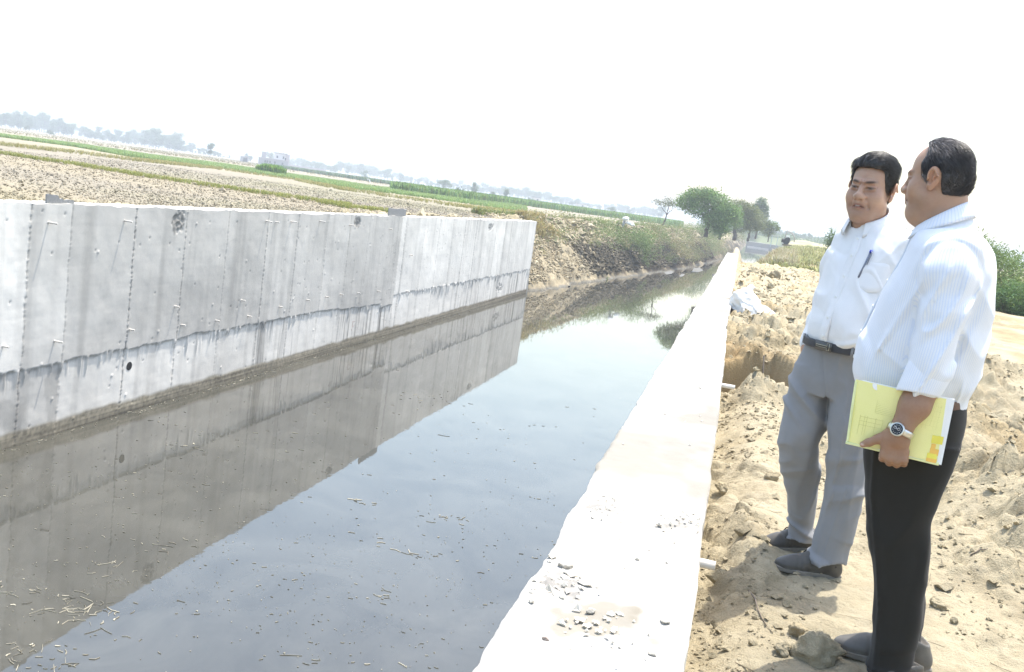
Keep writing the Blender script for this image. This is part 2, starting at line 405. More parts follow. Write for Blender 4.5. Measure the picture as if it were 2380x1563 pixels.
# ---- earth ridge (coffer) beyond the end of the right wall
ys = np.concatenate([seg(43.31, 70, 0.2), seg(70, 125, 0.8)]); us = np.linspace(-1, 1, 41)
U, Yr = np.meshgrid(us, ys, indexing='ij')
cx = -0.15+(Yr-43)*-0.002; hw = np.where(U < 0, 0.5, 1.0)*(1+.2*vn(Yr*.3, 4, 0, 3))
Xr = cx+U*hw; Zr = -0.4+(4.15-0.9*sst(Yr, 46, 118)-2.9*sst(Yr, 112, 125))*np.clip(1-np.abs(U)**2.6, 0, 1)
w1, i1 = worley(Xr*2.5, Yr*2.5, 64); Zr = Zr+0.12*np.sqrt(np.clip(1-(w1/0.6)**2, 0, 1))*i1+0.08*fbm(Xr*2, Yr, 0, 4, 14)
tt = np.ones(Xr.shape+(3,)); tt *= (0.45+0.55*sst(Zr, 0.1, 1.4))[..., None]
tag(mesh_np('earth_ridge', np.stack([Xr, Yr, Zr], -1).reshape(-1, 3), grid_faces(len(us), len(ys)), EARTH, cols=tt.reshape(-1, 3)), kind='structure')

# ---- left bank slope beyond the wall
def xwl(Y): return np.interp(Y, [51.5, 54, 71, 106, 165, 300, 420], [-11.5, -11.2, -9.6, -5.6, -1.9, 1.3, 4])
ys = np.concatenate([seg(51.3, 75, 0.12), seg(75, 120, 0.3), seg(120, 420, 1.5)]); us = np.linspace(0, 1, 70)
U, Yb = np.meshgrid(us, ys, indexing='ij')
zt = 3.95-.45*sst(Yb, 60, 80)+0.15*fbm(Yb*0.15, 1, 0, 3, 5)
run = 3.6+0.8*vn(Yb*0.12, 0, 0, 6)
Xb = xwl(Yb)+0.5-(U*1.12)*run; Q_ = np.clip(U*1.12, 0, 1); Zb = np.where(Q_ < .12, -.35+Q_*3.6, .082+(zt-.082)*np.clip((Q_-.12)/.88, 0, 1)**.9)
Xb = Xb+0.25*fbm(Yb*0.5, U*2, 0, 4, 7)
w1, i1 = worley(Xb*1.6, Yb*.9, 65); w2, i2 = worley(Xb*3.6, Yb*2.2, 66)
cl = np.sqrt(np.clip(1-(w1/0.6)**2, 0, 1))*i1*0.28+np.sqrt(np.clip(1-(w2/0.6)**2, 0, 1))*i2*0.14
Zb = Zb+cl*(1-sst(U, 0.86, 0.95))+0.1*fbm(Xb*1.2, Yb*1.2, 0, 3, 8)
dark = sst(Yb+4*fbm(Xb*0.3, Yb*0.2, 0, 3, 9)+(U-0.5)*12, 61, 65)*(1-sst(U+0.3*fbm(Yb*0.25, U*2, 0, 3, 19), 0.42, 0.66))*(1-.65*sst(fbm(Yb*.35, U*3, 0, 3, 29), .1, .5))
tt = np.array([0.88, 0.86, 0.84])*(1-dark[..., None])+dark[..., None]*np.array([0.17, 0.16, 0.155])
gr = sst(U+0.4*fbm(Xb*0.25, Yb*0.25, 0, 3, 10), 0.75, 1.0)*sst(Yb, 54, 60)
tt = tt*(1-gr[..., None])+gr[..., None]*np.array([0.62, 0.66, 0.48])
wet = 1-sst(Zb, 0.06, 0.16); tt = tt*(1-wet[..., None])+wet[..., None]*np.array([.42, .46, .56])
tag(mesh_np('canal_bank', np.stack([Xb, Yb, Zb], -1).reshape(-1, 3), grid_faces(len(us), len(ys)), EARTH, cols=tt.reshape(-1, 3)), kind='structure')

def zbank(x, y):
    q = (xwl(y)+.5-x)/(3.6+.8*float(vn(y*.12, 0, 0, 6))); return -.35+q*3.6 if q < .12 else .08+(3.95-.45*float(sst(y, 60, 80))-.08)*min(max((q-.12)/.88, 0), 1)**.9
def on_bank(px, py):
    """where the sight line through this pixel meets the left bank"""
    v = ray(px, py)
    for y in np.arange(52, 200, .25):
        p = CAM+v*(y/v[1])
        if p[2] <= zbank(p[0], y): return p
    return p
# ---- ploughed field on the left, out to the horizon
ZF = 3.93
def xfield(Y): return np.where(Y < 51.5, XL-0.42, xwl(Y)+0.5-4.0)
u_ = np.concatenate([[0], np.cumsum(0.045*1.0085**np.arange(0, 330)), ])
u_ = u_[u_ < 60]; u_ = np.concatenate([u_, 60*1.12**np.arange(1, 42)])
fy = np.unique(np.concatenate([seg(-10, 8, 1.0), seg(8, 45, 0.075), seg(45, 110, 0.25), 110*1.05**np.arange(0, 80)]))
fy = fy[fy < 3200]
U, Yf = np.meshgrid(u_, fy, indexing='ij'); Xf = xfield(Yf)-U
nr = 1-sst(U, 25, 60)
w1, i1 = worley(Xf*2.3, Yf*2.3, 67); w2, i2 = worley(Xf*5.5, Yf*5.5, 68)
Zf = ZF+nr*sst(U, 0.05, 0.5)*(0.05*np.sqrt(np.clip(1-(w1/0.55)**2, 0, 1))*np.where(i1 > .45, i1, 0)+0.07*np.sqrt(np.clip(1-(w2/0.55)**2, 0, 1))*i2-0.05)+0.05*fbm(Xf*0.3, Yf*0.3, 0, 2, 13)*nr
t = NT('ploughed grey earth')
a = t.noise(0.05, 5, 0.6); b = t.noise(3.5, 6, 0.7); st_ = t.n('TexNoise', {'Scale': 1.0, 'Detail': 3})
t.put(st_.inputs['Vector'], t.scaled(0.012, 0.05, 1))
col = t.mix((0.265, 0.238, 0.185), (0.215, 0.193, 0.152), t.ramp(b, [(0.35, (0, 0, 0)), (0.7, (1, 1, 1))]))
col = t.mix(col, (0.30, 0.255, 0.17), t.math('MULTIPLY', t.ramp(st_.outputs[0], [(0.45, (0, 0, 0)), (0.6, (1, 1, 1))]), 0.6))
col = t.mix(col, (0.235, 0.225, 0.13), t.math('MULTIPLY', t.ramp(a, [(0.5, (0, 0, 0)), (0.65, (1, 1, 1))]), 0.5))
col = t.mix(col, t.attr('tint'), 1.0, 'MULTIPLY')
t.p(Base_Color=col, Roughness=0.97); t.b.inputs['Specular IOR Level'].default_value = 0.1
t.bump(t.noise(9, 5, 0.7), 0.6, 0.05)
FIELD = t.m
tt = np.ones(Xf.shape+(3,)); rim = (1-sst(U+0.5*fbm(Yf*0.5, U, 0, 3, 22), 0.3, 1.2))
tt = tt+rim[..., None]*np.array([0.35, 0.32, 0.25])
tag(mesh_np('field', np.stack([Xf, Yf, Zf], -1).reshape(-1, 3), grid_faces(len(u_), len(fy)), FIELD, cols=tt.reshape(-1, 3)), kind='structure')
# far land closing the view beyond the cross wall
v = np.array([[-60, 345, -0.5], [90, 345, -0.5], [90, 352, 3.7], [-60, 352, 3.7], [900, 4200, 3.7], [-900, 4200, 3.7]], float)
tag(mesh_np('far_ground', v, np.array([[0, 1, 2, 3], [3, 2, 4, 5]]), FIELD, smooth=False, cols=np.tile([0.75, 0.95, 0.6], (6, 1))), kind='structure')

# ================================================================== CONCRETE
def concrete(name, white=False):
    t = NT(name)
    a = t.noise(1.1, 5, 0.6); b = t.noise(14, 6, 0.7); c_ = t.noise(70, 3, 0.6)
    col = t.mix((0.635, 0.605, 0.550), (0.535, 0.512, 0.468), t.ramp(a, [(0.3, (0, 0, 0)), (0.72, (1, 1, 1))]))
    col = t.mix(col, (0.44, 0.44, 0.425), t.math('MULTIPLY', t.ramp(b, [(0.5, (0, 0, 0)), (0.75, (1, 1, 1))]), 0.35))
    col = t.mix(col, (0.68, 0.675, 0.65), t.math('MULTIPLY', t.ramp(c_, [(0.55, (0, 0, 0)), (0.8, (1, 1, 1))]), 0.3))
    col = t.mix(col, t.attr('tint'), 1.0, 'MULTIPLY')
    t.p(Base_Color=col, Roughness=0.9); t.b.inputs['Specular IOR Level'].default_value = 0.2
    t.bump(t.math('ADD', b, t.math('MULTIPLY', c_, 0.5)), 0.25, 0.006)
    return t.m
CONC = concrete('board marked concrete')
YE = 51.7                         # upstream end of the left wall
yb1 = on_x(170, 470, XL)[1]; yb2 = on_x(937, 510, XL)[1]   # the two movement joints
jl = [13.05-1.7*k for k in range(1, 4)]+[13.05, yb1, 15.78, 17.47, 19.12, 20.94, 22.55, 24.34, 25.9, 27.4, yb2, 29.9, 30.7]+[32.7+1.72*k for k in range(0, 12)]
jl = [j for j in jl if j < YE]
wy = np.unique(np.round(np.concatenate([seg(7.5, 24, 0.022), seg(24, YE, 0.036), [YE]]), 4)); wz = np.concatenate([seg(-0.4, ZW, 0.022), [ZW]])
Yw, Zw = np.meshgrid(wy, wz, indexing='ij')
sec = np.where(Yw < yb1-0.02, 0, np.where(Yw < yb2, 1, 2))
lift = np.where(sec == 0, 1.28, np.where(sec == 1, 1.30-0.16*sst(Yw, 22, yb2), 1.36))+0.022*fbm(Yw*2.2, 3, 0, 4, 33)+0.02*np.abs(vn(Yw*16, 1, 0, 133))+0.05*np.clip(vn(Yw*0.55, 8, 0, 36)-0.35, 0, 1)
drop = (sec == 1)*((Yw > yb2-1.1)*0.12+(Yw < yb1+0.9)*(Yw > yb1)*0.0)
lift = lift-drop
up = sst(Zw, lift-0.012, lift+0.012)
Xw = np.where(sec == 2, XL-0.012, XL)-0.032*(1-up)*np.where(sec == 2, 0.6, 1.0)
wob = 0.012*vn(Zw*5, Yw*0+4, 0, 34)
dj = np.min([np.abs(Yw+wob*1.2-j) for j in jl], 0)
jid = np.argmin([np.abs(Yw-j) for j in jl], 0); strong = _h(jid, jid*0, jid*0, 5)
jn = np.exp(-(dj/0.020)**2); jagg = np.clip(fbm(Yw*6, Zw*34, 0, 3, 35)*0.7+0.42+.3*vn(Yw*0+jid*3.1, Zw*1.3, 0, 135), 0, 1)
Xw = Xw+jn*(jagg*0.024-0.012)*(0.4+strong)
Xw = Xw+0.004*fbm(Yw*3, Zw*3, 0, 3, 37)+0.0004*vn(Yw*0.7, Zw*28, 0, 38)
pw, pi_ = worley(Yw*3.1, Zw*3.1, 39); pit = (pi_ > 0.86)*np.exp(-(pw/0.06)**2); Xw = Xw-pit*0.016
kn, ki = worley(Yw*1.9, Zw*1.9, 40); knob = (ki > 0.86)*np.exp(-(kn/0.036)**2); Xw = Xw+knob*0.026
# slurry runs under the lift line
run_ = np.clip(fbm(Yw*13, Zw*0.6, 0, 3, 42)*1.2, 0, 1)*(1-up)*(1-sst((lift-Zw)/np.maximum(0.18+0.5*np.clip(vn(Yw*1.1, 5, 0, 43), 0, 1), .05), 0.2, 1.0))
Xw = Xw+run_*0.045
top_w = 0.02*fbm(Yw*2.2, 9, 0, 4, 44); Zw2 = Zw+top_w*sst(Zw, ZW-0.3, ZW)
# tone map: pour-to-pour shade, streaks, joints, waterline
pan = _h(np.searchsorted(np.array(jl), Yw), jid*0, jid*0, 7)
tone = np.where(sec == 0, np.where(Yw < 13.05, 1.16, 0.92), np.where(sec == 1, 0.86, 1.14))*(0.93+0.14*pan)
tone = np.where(up < 0.5, np.where(sec == 0, 0.90, 1.15), tone)
tone = tone*(1+0.07*fbm(Yw*0.8, Zw*0.9, 0, 4, 45)-0.03*np.clip(fbm(Yw*0.6, Zw*16, 0, 3, 46), 0, 1))
tone = tone*(1-0.20*np.clip(fbm(Yw*4, Zw*0.2, 0, 3, 47)-0.1, 0, 1))
tone = tone*(1-0.10*sst(fbm(Yw*0.35, Zw*0.5, 0, 3, 48), 0.0, 0.6)*(sec == 1))
tone = tone*(1-0.62*np.exp(-(dj/0.017)**2)*np.clip(1.45-jagg, 0, 1)*(0.55+0.6*strong))*(1+0.12*jn*jagg)
tone = tone*(1-0.25*np.exp(-(dj/0.05)**2)*(1-up)*strong*jagg)
tone = tone*(1-0.45*pit)*(1-0.33*np.clip(run_*2, 0, 1)*np.clip(vn(Yw*22, Zw*3, 0, 49), 0, 1))
streak = np.clip(fbm(Yw*16, Zw*0.5, 0, 2, 50)-0.18, 0, 1)*(1-up)*sst(fbm(Yw*0.45, 2, 0, 2, 52), -0.2, 0.5); tone = tone*(1-0.85*np.clip(streak*1.6, 0, 1)*.8)
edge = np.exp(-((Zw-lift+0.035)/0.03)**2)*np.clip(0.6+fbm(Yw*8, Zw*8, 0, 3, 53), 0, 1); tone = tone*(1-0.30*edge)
c3 = np.repeat(tone[..., None], 3, -1)
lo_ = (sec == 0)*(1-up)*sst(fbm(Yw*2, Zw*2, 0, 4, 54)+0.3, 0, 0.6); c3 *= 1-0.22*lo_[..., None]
def blot(yc, zc, ry, rz, s, amt):
    q = np.hypot((Yw-yc)/ry, (Zw-zc)/rz)+0.35*fbm(Yw*6, Zw*6, 0, 3, s); return amt*(1-sst(q, 0.75, 1.05))
p = on_x(415, 512, XL); b1 = blot(p[1], p[2], 0.22, 0.27, 60, 1); p = on_x(830, 518, XL); b2 = blot(p[1], p[2], 0.24, 0.22, 61, 1)
p = on_x(1141, 528, XL); b3 = blot(p[1], p[2], 0.5, 0.20, 62, 1); p = on_x(1162, 670, XL); b4 = blot(p[1], p[2], 0.7, 0.24, 63, .8)
for b_, k in ((b1, .45), (b2, .5), (b3, .45), (b4, .35)):
    c3 *= 1-k*b_[..., None]; Xw = Xw-0.03*b_*np.clip(0.5+fbm(Yw*14, Zw*14, 0, 3, 64), 0, 1)
wl = 1-sst(Zw+0.03*fbm(Yw*2, Zw*2, 0, 3, 55), 0.20, 0.30); band = 0.52+0.20*fbm(Yw*0.25, Zw*38, 0, 3, 56)+0.14*fbm(Yw*20, Zw*20, 0, 2, 57)
c3 = c3*(1-wl[..., None])+wl[..., None]*np.clip(band, .2, 1)[..., None]*np.array([0.86, 0.80, 0.66])
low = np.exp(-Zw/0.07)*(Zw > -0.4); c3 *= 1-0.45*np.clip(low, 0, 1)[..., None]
p_ = on_x(165, 850, XL)
wall_l = empty('canal_wall', (XL, 14, 0), 'long pale grey board marked concrete wall standing in the water across the canal', 'wall')
P0 = np.array([XL, 14, 0.])
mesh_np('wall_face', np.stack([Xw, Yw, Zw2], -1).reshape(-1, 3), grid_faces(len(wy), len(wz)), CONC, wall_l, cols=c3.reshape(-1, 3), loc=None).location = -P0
# top and back of the wall
TH = 0.40
us = np.linspace(0, 1, 16)
U, Yt = np.meshgrid(us, wy[::3], indexing='ij')
xi = Xw[::3, -1][None, :]; zi = Zw2[::3, -1][None, :]
Xt = xi-U*TH; Zt = zi*(1-U)+U*(ZW+0.01)+0.008*fbm(Xt*9, Yt*9, 0, 3, 58)*np.clip(U*5, 0, 1)
mesh_np('wall_top', np.stack([Xt, Yt, Zt], -1).reshape(-1, 3), grid_faces(len(us), Yt.shape[1])[:, ::-1], CONC, wall_l, cols=np.tile([.8, .8, .78], (Xt.size, 1))).location = -P0
m = MB(); m.box((XL-0.27, (YE+7)/2, 1.7), (0.125, (YE-7)/2-0.01, 2.2), col=(1, 1, 1)); m.box((XL-0.2, YE-0.005, 1.75), (0.19, 0.02, 2.27), col=(1.05, 1.05, 1.05))
mesh = m.build('wall_core', CONC, wall_l); mesh.location = -P0
STUB = simple('white plastic pipe', (0.62, 0.58, 0.52), 0.5, 0.12, 30)
m = MB()
stubs = [(5, 805), (125, 793), (112, 517), (288, 513), (618, 514), (676, 515), (743, 514), (812, 523), (300, 766), (420, 755), (500, 745), (575, 735), (560, 698), (648, 713), (712, 697), (756, 690), (790, 684), (830, 681), (877, 677), (944, 677), (953, 593), (905, 532), (405, 712), (640, 516)]
pts = []
for i, (a_, b_) in enumerate(stubs):
    p = on_x(a_, b_, XL)
    if p[1] < 8: continue
    L = 0.16 if i in (1, 2, 3, 4, 5, 6, 7) else 0.10
    q = MB(); q.tube([[XL-0.04, p[1], p[2]], [XL+L, p[1]+0.03, p[2]-0.006]], 0.017, 10); o = q.build('pipe_stub', STUB, wall_l); o.location = -P0
PLY = simple('grey joint board', (0.23, 0.23, 0.225), 0.9, 0.3, 25)
for (a_, b_, c_, d_, dark_) in ((110, 456, 172, 474, 1.5), (905, 484, 943, 503, 0.7)):
    A = on_x(a_, b_, XL-0.04); B = on_x(c_, d_, XL-0.04)
    q = MB(); n_ = 14; yy = np.linspace(A[1], B[1], n_); h_ = np.where(np.arange(n_) > 5, 0.02, 0.0) if dark_ > 1 else np.zeros(n_)
    top = max(A[2], ZW+0.16)-h_*4*(1 if dark_ > 1 else 0)+0.012*rng.normal(size=n_); 
    V = []
    for xo in (0, -0.035):
        for i in range(n_): V += [[XL-0.04+xo, yy[i], ZW-0.05], [XL-0.04+xo, yy[i], top[i]]]
    V = np.array(V); F = []; k = 2*n_
    for i in range(n_-1):
        F += [[2*i, 2*i+2, 2*i+3, 2*i+1], [k+2*i, k+2*i+1, k+2*i+3, k+2*i+2], [2*i+1, 2*i+3, k+2*i+3, k+2*i+1]]
    F += [[0, 1, k+1, k], [2*n_-2, k+2*n_-2, k+2*n_-1, 2*n_-1]]
    q.add(V, np.array(F), (dark_,)*3); o = q.build('joint_board', PLY, wall_l); o.location = -P0
    o['label'] = 'broken pale grey board standing up out of the wall joint' if dark_ > 1 else 'dark speckled board standing up out of the wall joint'
# weep hole and the small red P2 mark
p = on_x(299, 851, XL-0.045)
DARK = simple('dark hollow', (0.02, 0.02, 0.02), 1.0)
q = MB(); a_ = np.linspace(0, 2*np.pi, 25)[:-1]; r1, r0 = 0.085, 0.08
V = np.concatenate([np.stack([a_*0+XL-0.030, p[1]+r1*np.cos(a_), p[2]+r1*np.sin(a_)], -1), np.stack([a_*0+XL-0.026, p[1]+r0*np.cos(a_), p[2]+r0*np.sin(a_)], -1), np.array([[XL-0.0265, p[1], p[2]]])])
q.add(V, [np.array([[i, (i+1) % 24, 24+(i+1) % 24, 24+i] for i in range(24)]), np.array([[24+i, 24+(i+1) % 24, 48] for i in range(24)])]); o = q.build('weep_hole', DARK, wall_l); o.location = -P0
RED = simple('red paint', (0.33, 0.16, 0.14), 0.8)
def glyphs(strokes, y0, z0, w, h, xf, name, rad=0.012):
    q = MB()
    for s_ in strokes:
        q.tube([[xf, y0+u*w, z0+v_*h] for u, v_ in s_], rad, 6)
    o = q.build(name, RED, wall_l); o.location = -P0
A = on_x(815, 770, XL-0.045); B = on_x(829, 745, XL-0.045)
P2 = [[(0.02, 0), (0.1, 1)], [(0.05, .95), (.3, 1), (.38, .75), (.3, .5), (.06, .45)], [(.62, .8), (.72, 1), (.9, .95), (.92, .7), (.7, .35), (.75, .1), (.95, 0), (1.05, .0)]]
glyphs(P2, A[1], A[2], 0.62, B[2]-A[2], XL-0.034, 'red_mark', 0.006)

# ---- right wall (the one whose top fills the middle of the picture)
wall_r = empty('canal_wall', (-0.2, 3, 0), 'near canal wall of bright sunlit concrete with a broad flat top beside the men', 'wall')
P1 = np.array([-0.2, 3, 0.])
YR = 43.3
ys = np.unique(np.round(np.concatenate([seg(-3, 1.2, 0.1), seg(1.2, 8, 0.011), seg(8, 16, 0.03), seg(16, YR, 0.09), [YR]]), 4)); us = np.linspace(0, 1, 56)
U, Yr = np.meshgrid(us, ys, indexing='ij')
le = -0.452+0.008*fbm(Yr*2.0, 1, 0, 2, 1)+0.005*fbm(Yr*9, 2, 0, 3, 2)+0.012*np.minimum(0, vn(Yr*0.9, 5, 0, 4))
re = 0.052+0.006*fbm(Yr*4, 1, 0, 3, 3)-0.018*sst(Yr, 6, 12)
step = np.where(Yr > 26.8+0.3*vn(U*4, 1, 0, 6), 0.05, 0.0)
def rub(yc, u0, ry, ru, s): q_ = np.hypot((Yr-yc)/ry, (U-u0)/ru)+0.5*fbm(Yr*12, U*6, 0, 3, s); return 1-sst(q_, .55, 1.0)
pr = [on_z(1305, 1358, ZW), on_z(1410, 1180, ZW), on_z(1580, 1210, ZW), on_z(1390, 1450, ZW), on_z(1460, 1500, ZW)]
um = lambda q: (q[0]+0.452)/0.504
r1 = rub(pr[0][1], um(pr[0]), 0.11, 0.16, 11); r2 = rub(pr[1][1], um(pr[1]), 0.22, 0.13, 12); r3 = rub(pr[2][1], um(pr[2]), 0.13, 0.16, 13); r4 = rub(pr[3][1], um(pr[3]), 0.16, 0.35, 14)
rr = np.clip(r1+0.7*r2+0.7*r3, 0, 1)
Xr = le+(re-le)*U; w2, i2 = worley(Xr*46, Yr*46, 15)
Zr = ZW+step+0.004*fbm(Xr*7, Yr*7, 0, 3, 16)+rr*(0.010*np.sqrt(np.clip(1-(w2/0.6)**2, 0, 1))*(0.3+i2)-0.004)-0.012*(np.exp(-U/0.012)+np.exp(-(1-U)/0.012))
tn = (np.ones(Xr.shape+(3,))*.66)*(1+.12*fbm(Xr*1.2, Yr*.8, 0, 3, 117))[..., None]
dust = np.clip(sst(fbm(Xr*2.2, Yr*1.3, 0, 4, 17), 0.12, 0.8)*0.5+0.6*r4, 0, 1)
tn = tn*(1-dust[..., None]*np.array([0.60, 0.64, 0.73])); tn = tn*(1-0.40*rr[..., None]*(0.6+0.6*i2[..., None]))
for yj in (7.1, 11.5, 16.2, 21.5): tn *= (1-0.25*np.exp(-((Yr-yj-0.12*vn(U*5, yj, 0, 18))/0.02)**2))[..., None]
V = np.stack([Xr, Yr, Zr], -1); F = grid_faces(len(us), len(ys))
mesh_np('wall_top', V.reshape(-1, 3), F, CONC, wall_r, cols=tn.reshape(-1, 3)).location = -P1
def side(ix, sgn, name):
    zs = np.linspace(0, 1, 50); k = slice(None, None, 2)
    T, Ys = np.meshgrid(zs, ys[k], indexing='ij')
    x0 = Xr[ix, k][None, :]; z0 = Zr[ix, k][None, :]
    Zs = z0*(1-T)-0.4*T; Xs = x0+sgn*(0.0+0.012*fbm(Ys*5, Zs*5, 0, 3, 19)*np.clip(T*12, 0, 1))
    c_ = np.ones(Xs.shape+(3,))*(0.95+0.1*fbm(Ys, Zs, 0, 3, 20))[..., None]
    mesh_np(name, np.stack([Xs, Ys, Zs], -1).reshape(-1, 3), grid_faces(50, T.shape[1]), CONC, wall_r, cols=c_.reshape(-1, 3)).location = -P1
side(0, -1, 'water_face'); side(-1, 1, 'back_face')
q = MB(); q.box((-0.2, YR-0.02, 1.8), (0.235, 0.025, 2.2)); q.build('end_face', CONC, wall_r).location = -P1
for (a_, b_, L) in ((1640, 1311, 0.035), (1690, 898, 0.06)):
    p = on_z(a_, b_, ZW-0.05); q = MB()
    n_ = 14; a2 = np.linspace(0, 2*np.pi, n_+1)[:-1]; rad = 0.017
    ring = lambda x, r_, dz=0: np.stack([a2*0+x, p[1]+r_*np.cos(a2), p[2]+dz+r_*np.sin(a2)], -1)
    x0 = 0.0; x1 = p[0]+L
    Vv = np.concatenate([ring(x0, rad), ring(x1, rad), ring(x1, rad*0.78), ring(x1-0.05, rad*0.78)]); Fq = []
    for r_ in range(3): Fq += [[r_*n_+i, r_*n_+(i+1) % n_, (r_+1)*n_+(i+1) % n_, (r_+1)*n_+i] for i in range(n_)]
    q.add(Vv, np.array(Fq)); q.build('pipe_stub', STUB, wall_r, smooth=True).location = -P1
# ================================================================== PLANTS AND TREES
def leafmat(name, trans=0.25):
    t = NT(name); c = t.mix(t.attr('tint'), (0.75, 0.78, 0.6), t.math('MULTIPLY', t.noise(3.0, 3), 0.6), 'MULTIPLY')
    t.p(Base_Color=c, Roughness=0.6); t.b.inputs['Specular IOR Level'].default_value = 0.25
    tr = t.n('BsdfTranslucent', {'Color': t.mix(c, (1.25, 1.3, 0.8), 1.0, 'MULTIPLY')}); mx = t.n('MixShader', {0: trans, 1: t.b.outputs[0], 2: tr.outputs[0]})
    out = [q for q in t.t.nodes if q.type == 'OUTPUT_MATERIAL'][0]; t.t.links.new(mx.outputs[0], out.inputs[0]); return t.m
LEAF = leafmat('foliage'); BLADE = leafmat('grass blades', 0.3)
BARK = simple('grey brown bark', (0.12, 0.10, 0.085), 0.95, 0.35, 8, 0.1, 0.6, 25, 0.02)
def leaf_cloud(P, size, g, col, colvar=0.25, aspect=2.2, droop=0.0):
    n = len(P); a = g.normal(size=(n, 3)); a[:, 2] = a[:, 2]*0.7-droop; a /= np.linalg.norm(a, axis=1)[:, None]
    b = np.cross(a, g.normal(size=(n, 3))); b /= np.linalg.norm(b, axis=1)[:, None]
    s_ = size*g.uniform(.55, 1.35, n); L, Wd = (a*s_[:, None]), b*(s_/aspect)[:, None]
    V = np.stack([P, P+L*.45+Wd*.5, P+L, P+L*.45-Wd*.5], 1).reshape(-1, 3)
    F = np.arange(4*n).reshape(-1, 4); c = np.asarray(col)*(1+colvar*g.normal(size=(n, 1)))*np.array([1, 1, 1])+g.normal(size=(n, 1))*np.array([.012, .008, .0])
    return V, F, np.repeat(np.clip(c, .005, .9), 4, 0)
def blob_pts(blobs, n, g, hollow=0.45, rag=0.42):
    """points through a set of ellipsoid clumps (cx, cy, cz, rx, ry, rz), denser towards the rim"""
    B = np.asarray(blobs, float); w = (B[:, 3]*B[:, 4]*B[:, 5])**.67; k = g.choice(len(B), n, p=w/w.sum())
    d = g.normal(size=(n, 3)); d /= np.linalg.norm(d, axis=1)[:, None]
    rr = (hollow**3+(1-hollow**3)*g.random(n))**(1/3)*(1+rag*g.normal(size=n)*.5)
    return B[k, :3]+d*rr[:, None]*B[k, 3:], k
def clump_tone(P, f, s):  # leaves of one twig share a hue
    return 1+0.28*vn(P[:, 0]*f, P[:, 1]*f, P[:, 2]*f, s)
def limbs(base, tips, r0, g, sag=.12, kinks=5):
    m = MB()
    for i, t_ in enumerate(tips):
        t_ = np.asarray(t_, float); q = np.linspace(0, 1, kinks+2)[:, None]; P = base+(t_-base)*q
        P[:, 2] += sag*np.linalg.norm(t_-base)*np.sin(np.pi*q[:, 0])*.5; L = np.linalg.norm(t_-base)
        P[1:-1] += g.normal(size=(kinks, 3))*.035*L
        m.tube(P, np.linspace(r0, r0*.18, kinks+2), 7)
        for _ in range(3):
            j = g.integers(2, kinks+1); e = P[j]+g.normal(size=3)*L*.28+np.array([0, 0, .12*L]); m.tube([P[j], (P[j]+e)/2+g.normal(size=3)*.03*L, e], [r0*.35, r0*.2, r0*.08], 5)
    return m
def tree(name, loc, trunk_h, r0, blobs, nleaf, lsize, col, label, cat='tree', group=None, seed=1, lean=(0, 0), aspect=2.2, droop=0., hollow=.45, trunk=True, parts=('crown', 'trunk'), var=.22):
    g = np.random.default_rng(seed); root = empty(name, loc, label, cat, group); B = np.asarray(blobs, float)
    P, k = blob_pts(B, nleaf, g, hollow)
    V, F, c = leaf_cloud(P, lsize, g, col, var, aspect, droop); c = c*np.repeat(clump_tone(P, .8/lsize**.5, seed), 4)[:, None]
    o = mesh_np(parts[0], V, F, LEAF, root, smooth=False, cols=c)
    if trunk:
        m = MB(); top = np.array([lean[0], lean[1], trunk_h])
        q = np.linspace(0, 1, 6)[:, None]; Pt = top*q; Pt[1:-1] += g.normal(size=(4, 3))*r0*.5; m.tube(Pt, np.linspace(r0*1.25, r0*.8, 6), 9)
        for b in B: 
            l_ = limbs(top, [b[:3]+g.normal(size=3)*b[3:]*.25], r0*.55, g); m.V += l_.V; m.C += l_.C; m.F += [f+m.n for f in l_.F]; m.n += l_.n
        m.build(parts[1], BARK, root, True)
    return root

def bank(px, py, Yd):    # a point on the left bank top seen at this pixel, as ground position
    p = on_y(px, py, Yd); return p
# -- the four trees on the far left bank
p = on_y(1540, 527, 118); s_ = 118/2200
tree('acacia_tree', (p[0], p[1], 3.9), 1.6, .10, [(-.9, 0, 3.1, .9, .8, .35), (.2, .3, 3.4, .9, .9, .4), (1.0, -.2, 3.05, .7, .8, .35), (.1, -.6, 2.9, .6, .6, .3)], 1000, .17, (.13, .15, .09), 'small thin flat topped tree with a bare dark trunk beside the large green tree', seed=3, lean=(.25, 0), hollow=.3)
p = on_y(1640, 548, 104)
tree('shade_tree', (p[0], p[1], 3.8), 2.0, .2, [(-2.6, 0, 3.4, 1.1, 1.3, 1.0), (-1.5, 0, 4.25, 1.2, 1.3, .8), (-.3, .2, 4.4, 1.2, 1.4, .75), (.8, -.3, 3.5, 1.4, 1.4, 1.2), (1.6, 0, 2.5, 1.2, 1.3, 1.1), (-1.2, -.5, 2.9, 1.2, 1.2, 1.0), (2.5, .3, 2.9, .9, 1, .9), (.4, -.8, 1.9, 1.2, 1.1, .9), (1.4, -.6, 1.2, 1.0, 1, .9)], 15000, .25, (.17, .26, .10), 'broad bright green tree, biggest of the clump on the left canal bank', seed=5, aspect=2.6)
p = on_y(1706, 562, 132)
tree('acacia_tree', (p[0], p[1], 3.6), 2.0, .24, [(-1.6, 0, 4.0, 1.3, 1.4, .9), (0, .2, 4.6, 1.5, 1.5, .8), (1.3, 0, 4.2, 1.3, 1.4, .9), (2.0, -.2, 3.1, 1.1, 1.2, .9), (-.3, -.6, 3.2, 1.4, 1.2, .9), (2.9, 0, 2.2, .9, 1, .7), (1.2, -.8, 2.2, 1.0, 1, .8), (-1.9, -.3, 2.6, .8, 1, .8)], 11000, .24, (.165, .185, .085), 'dark olive spreading tree with crooked limbs right of the bright green tree', seed=8, hollow=.35, aspect=3)
p = on_y(1738, 560, 150)
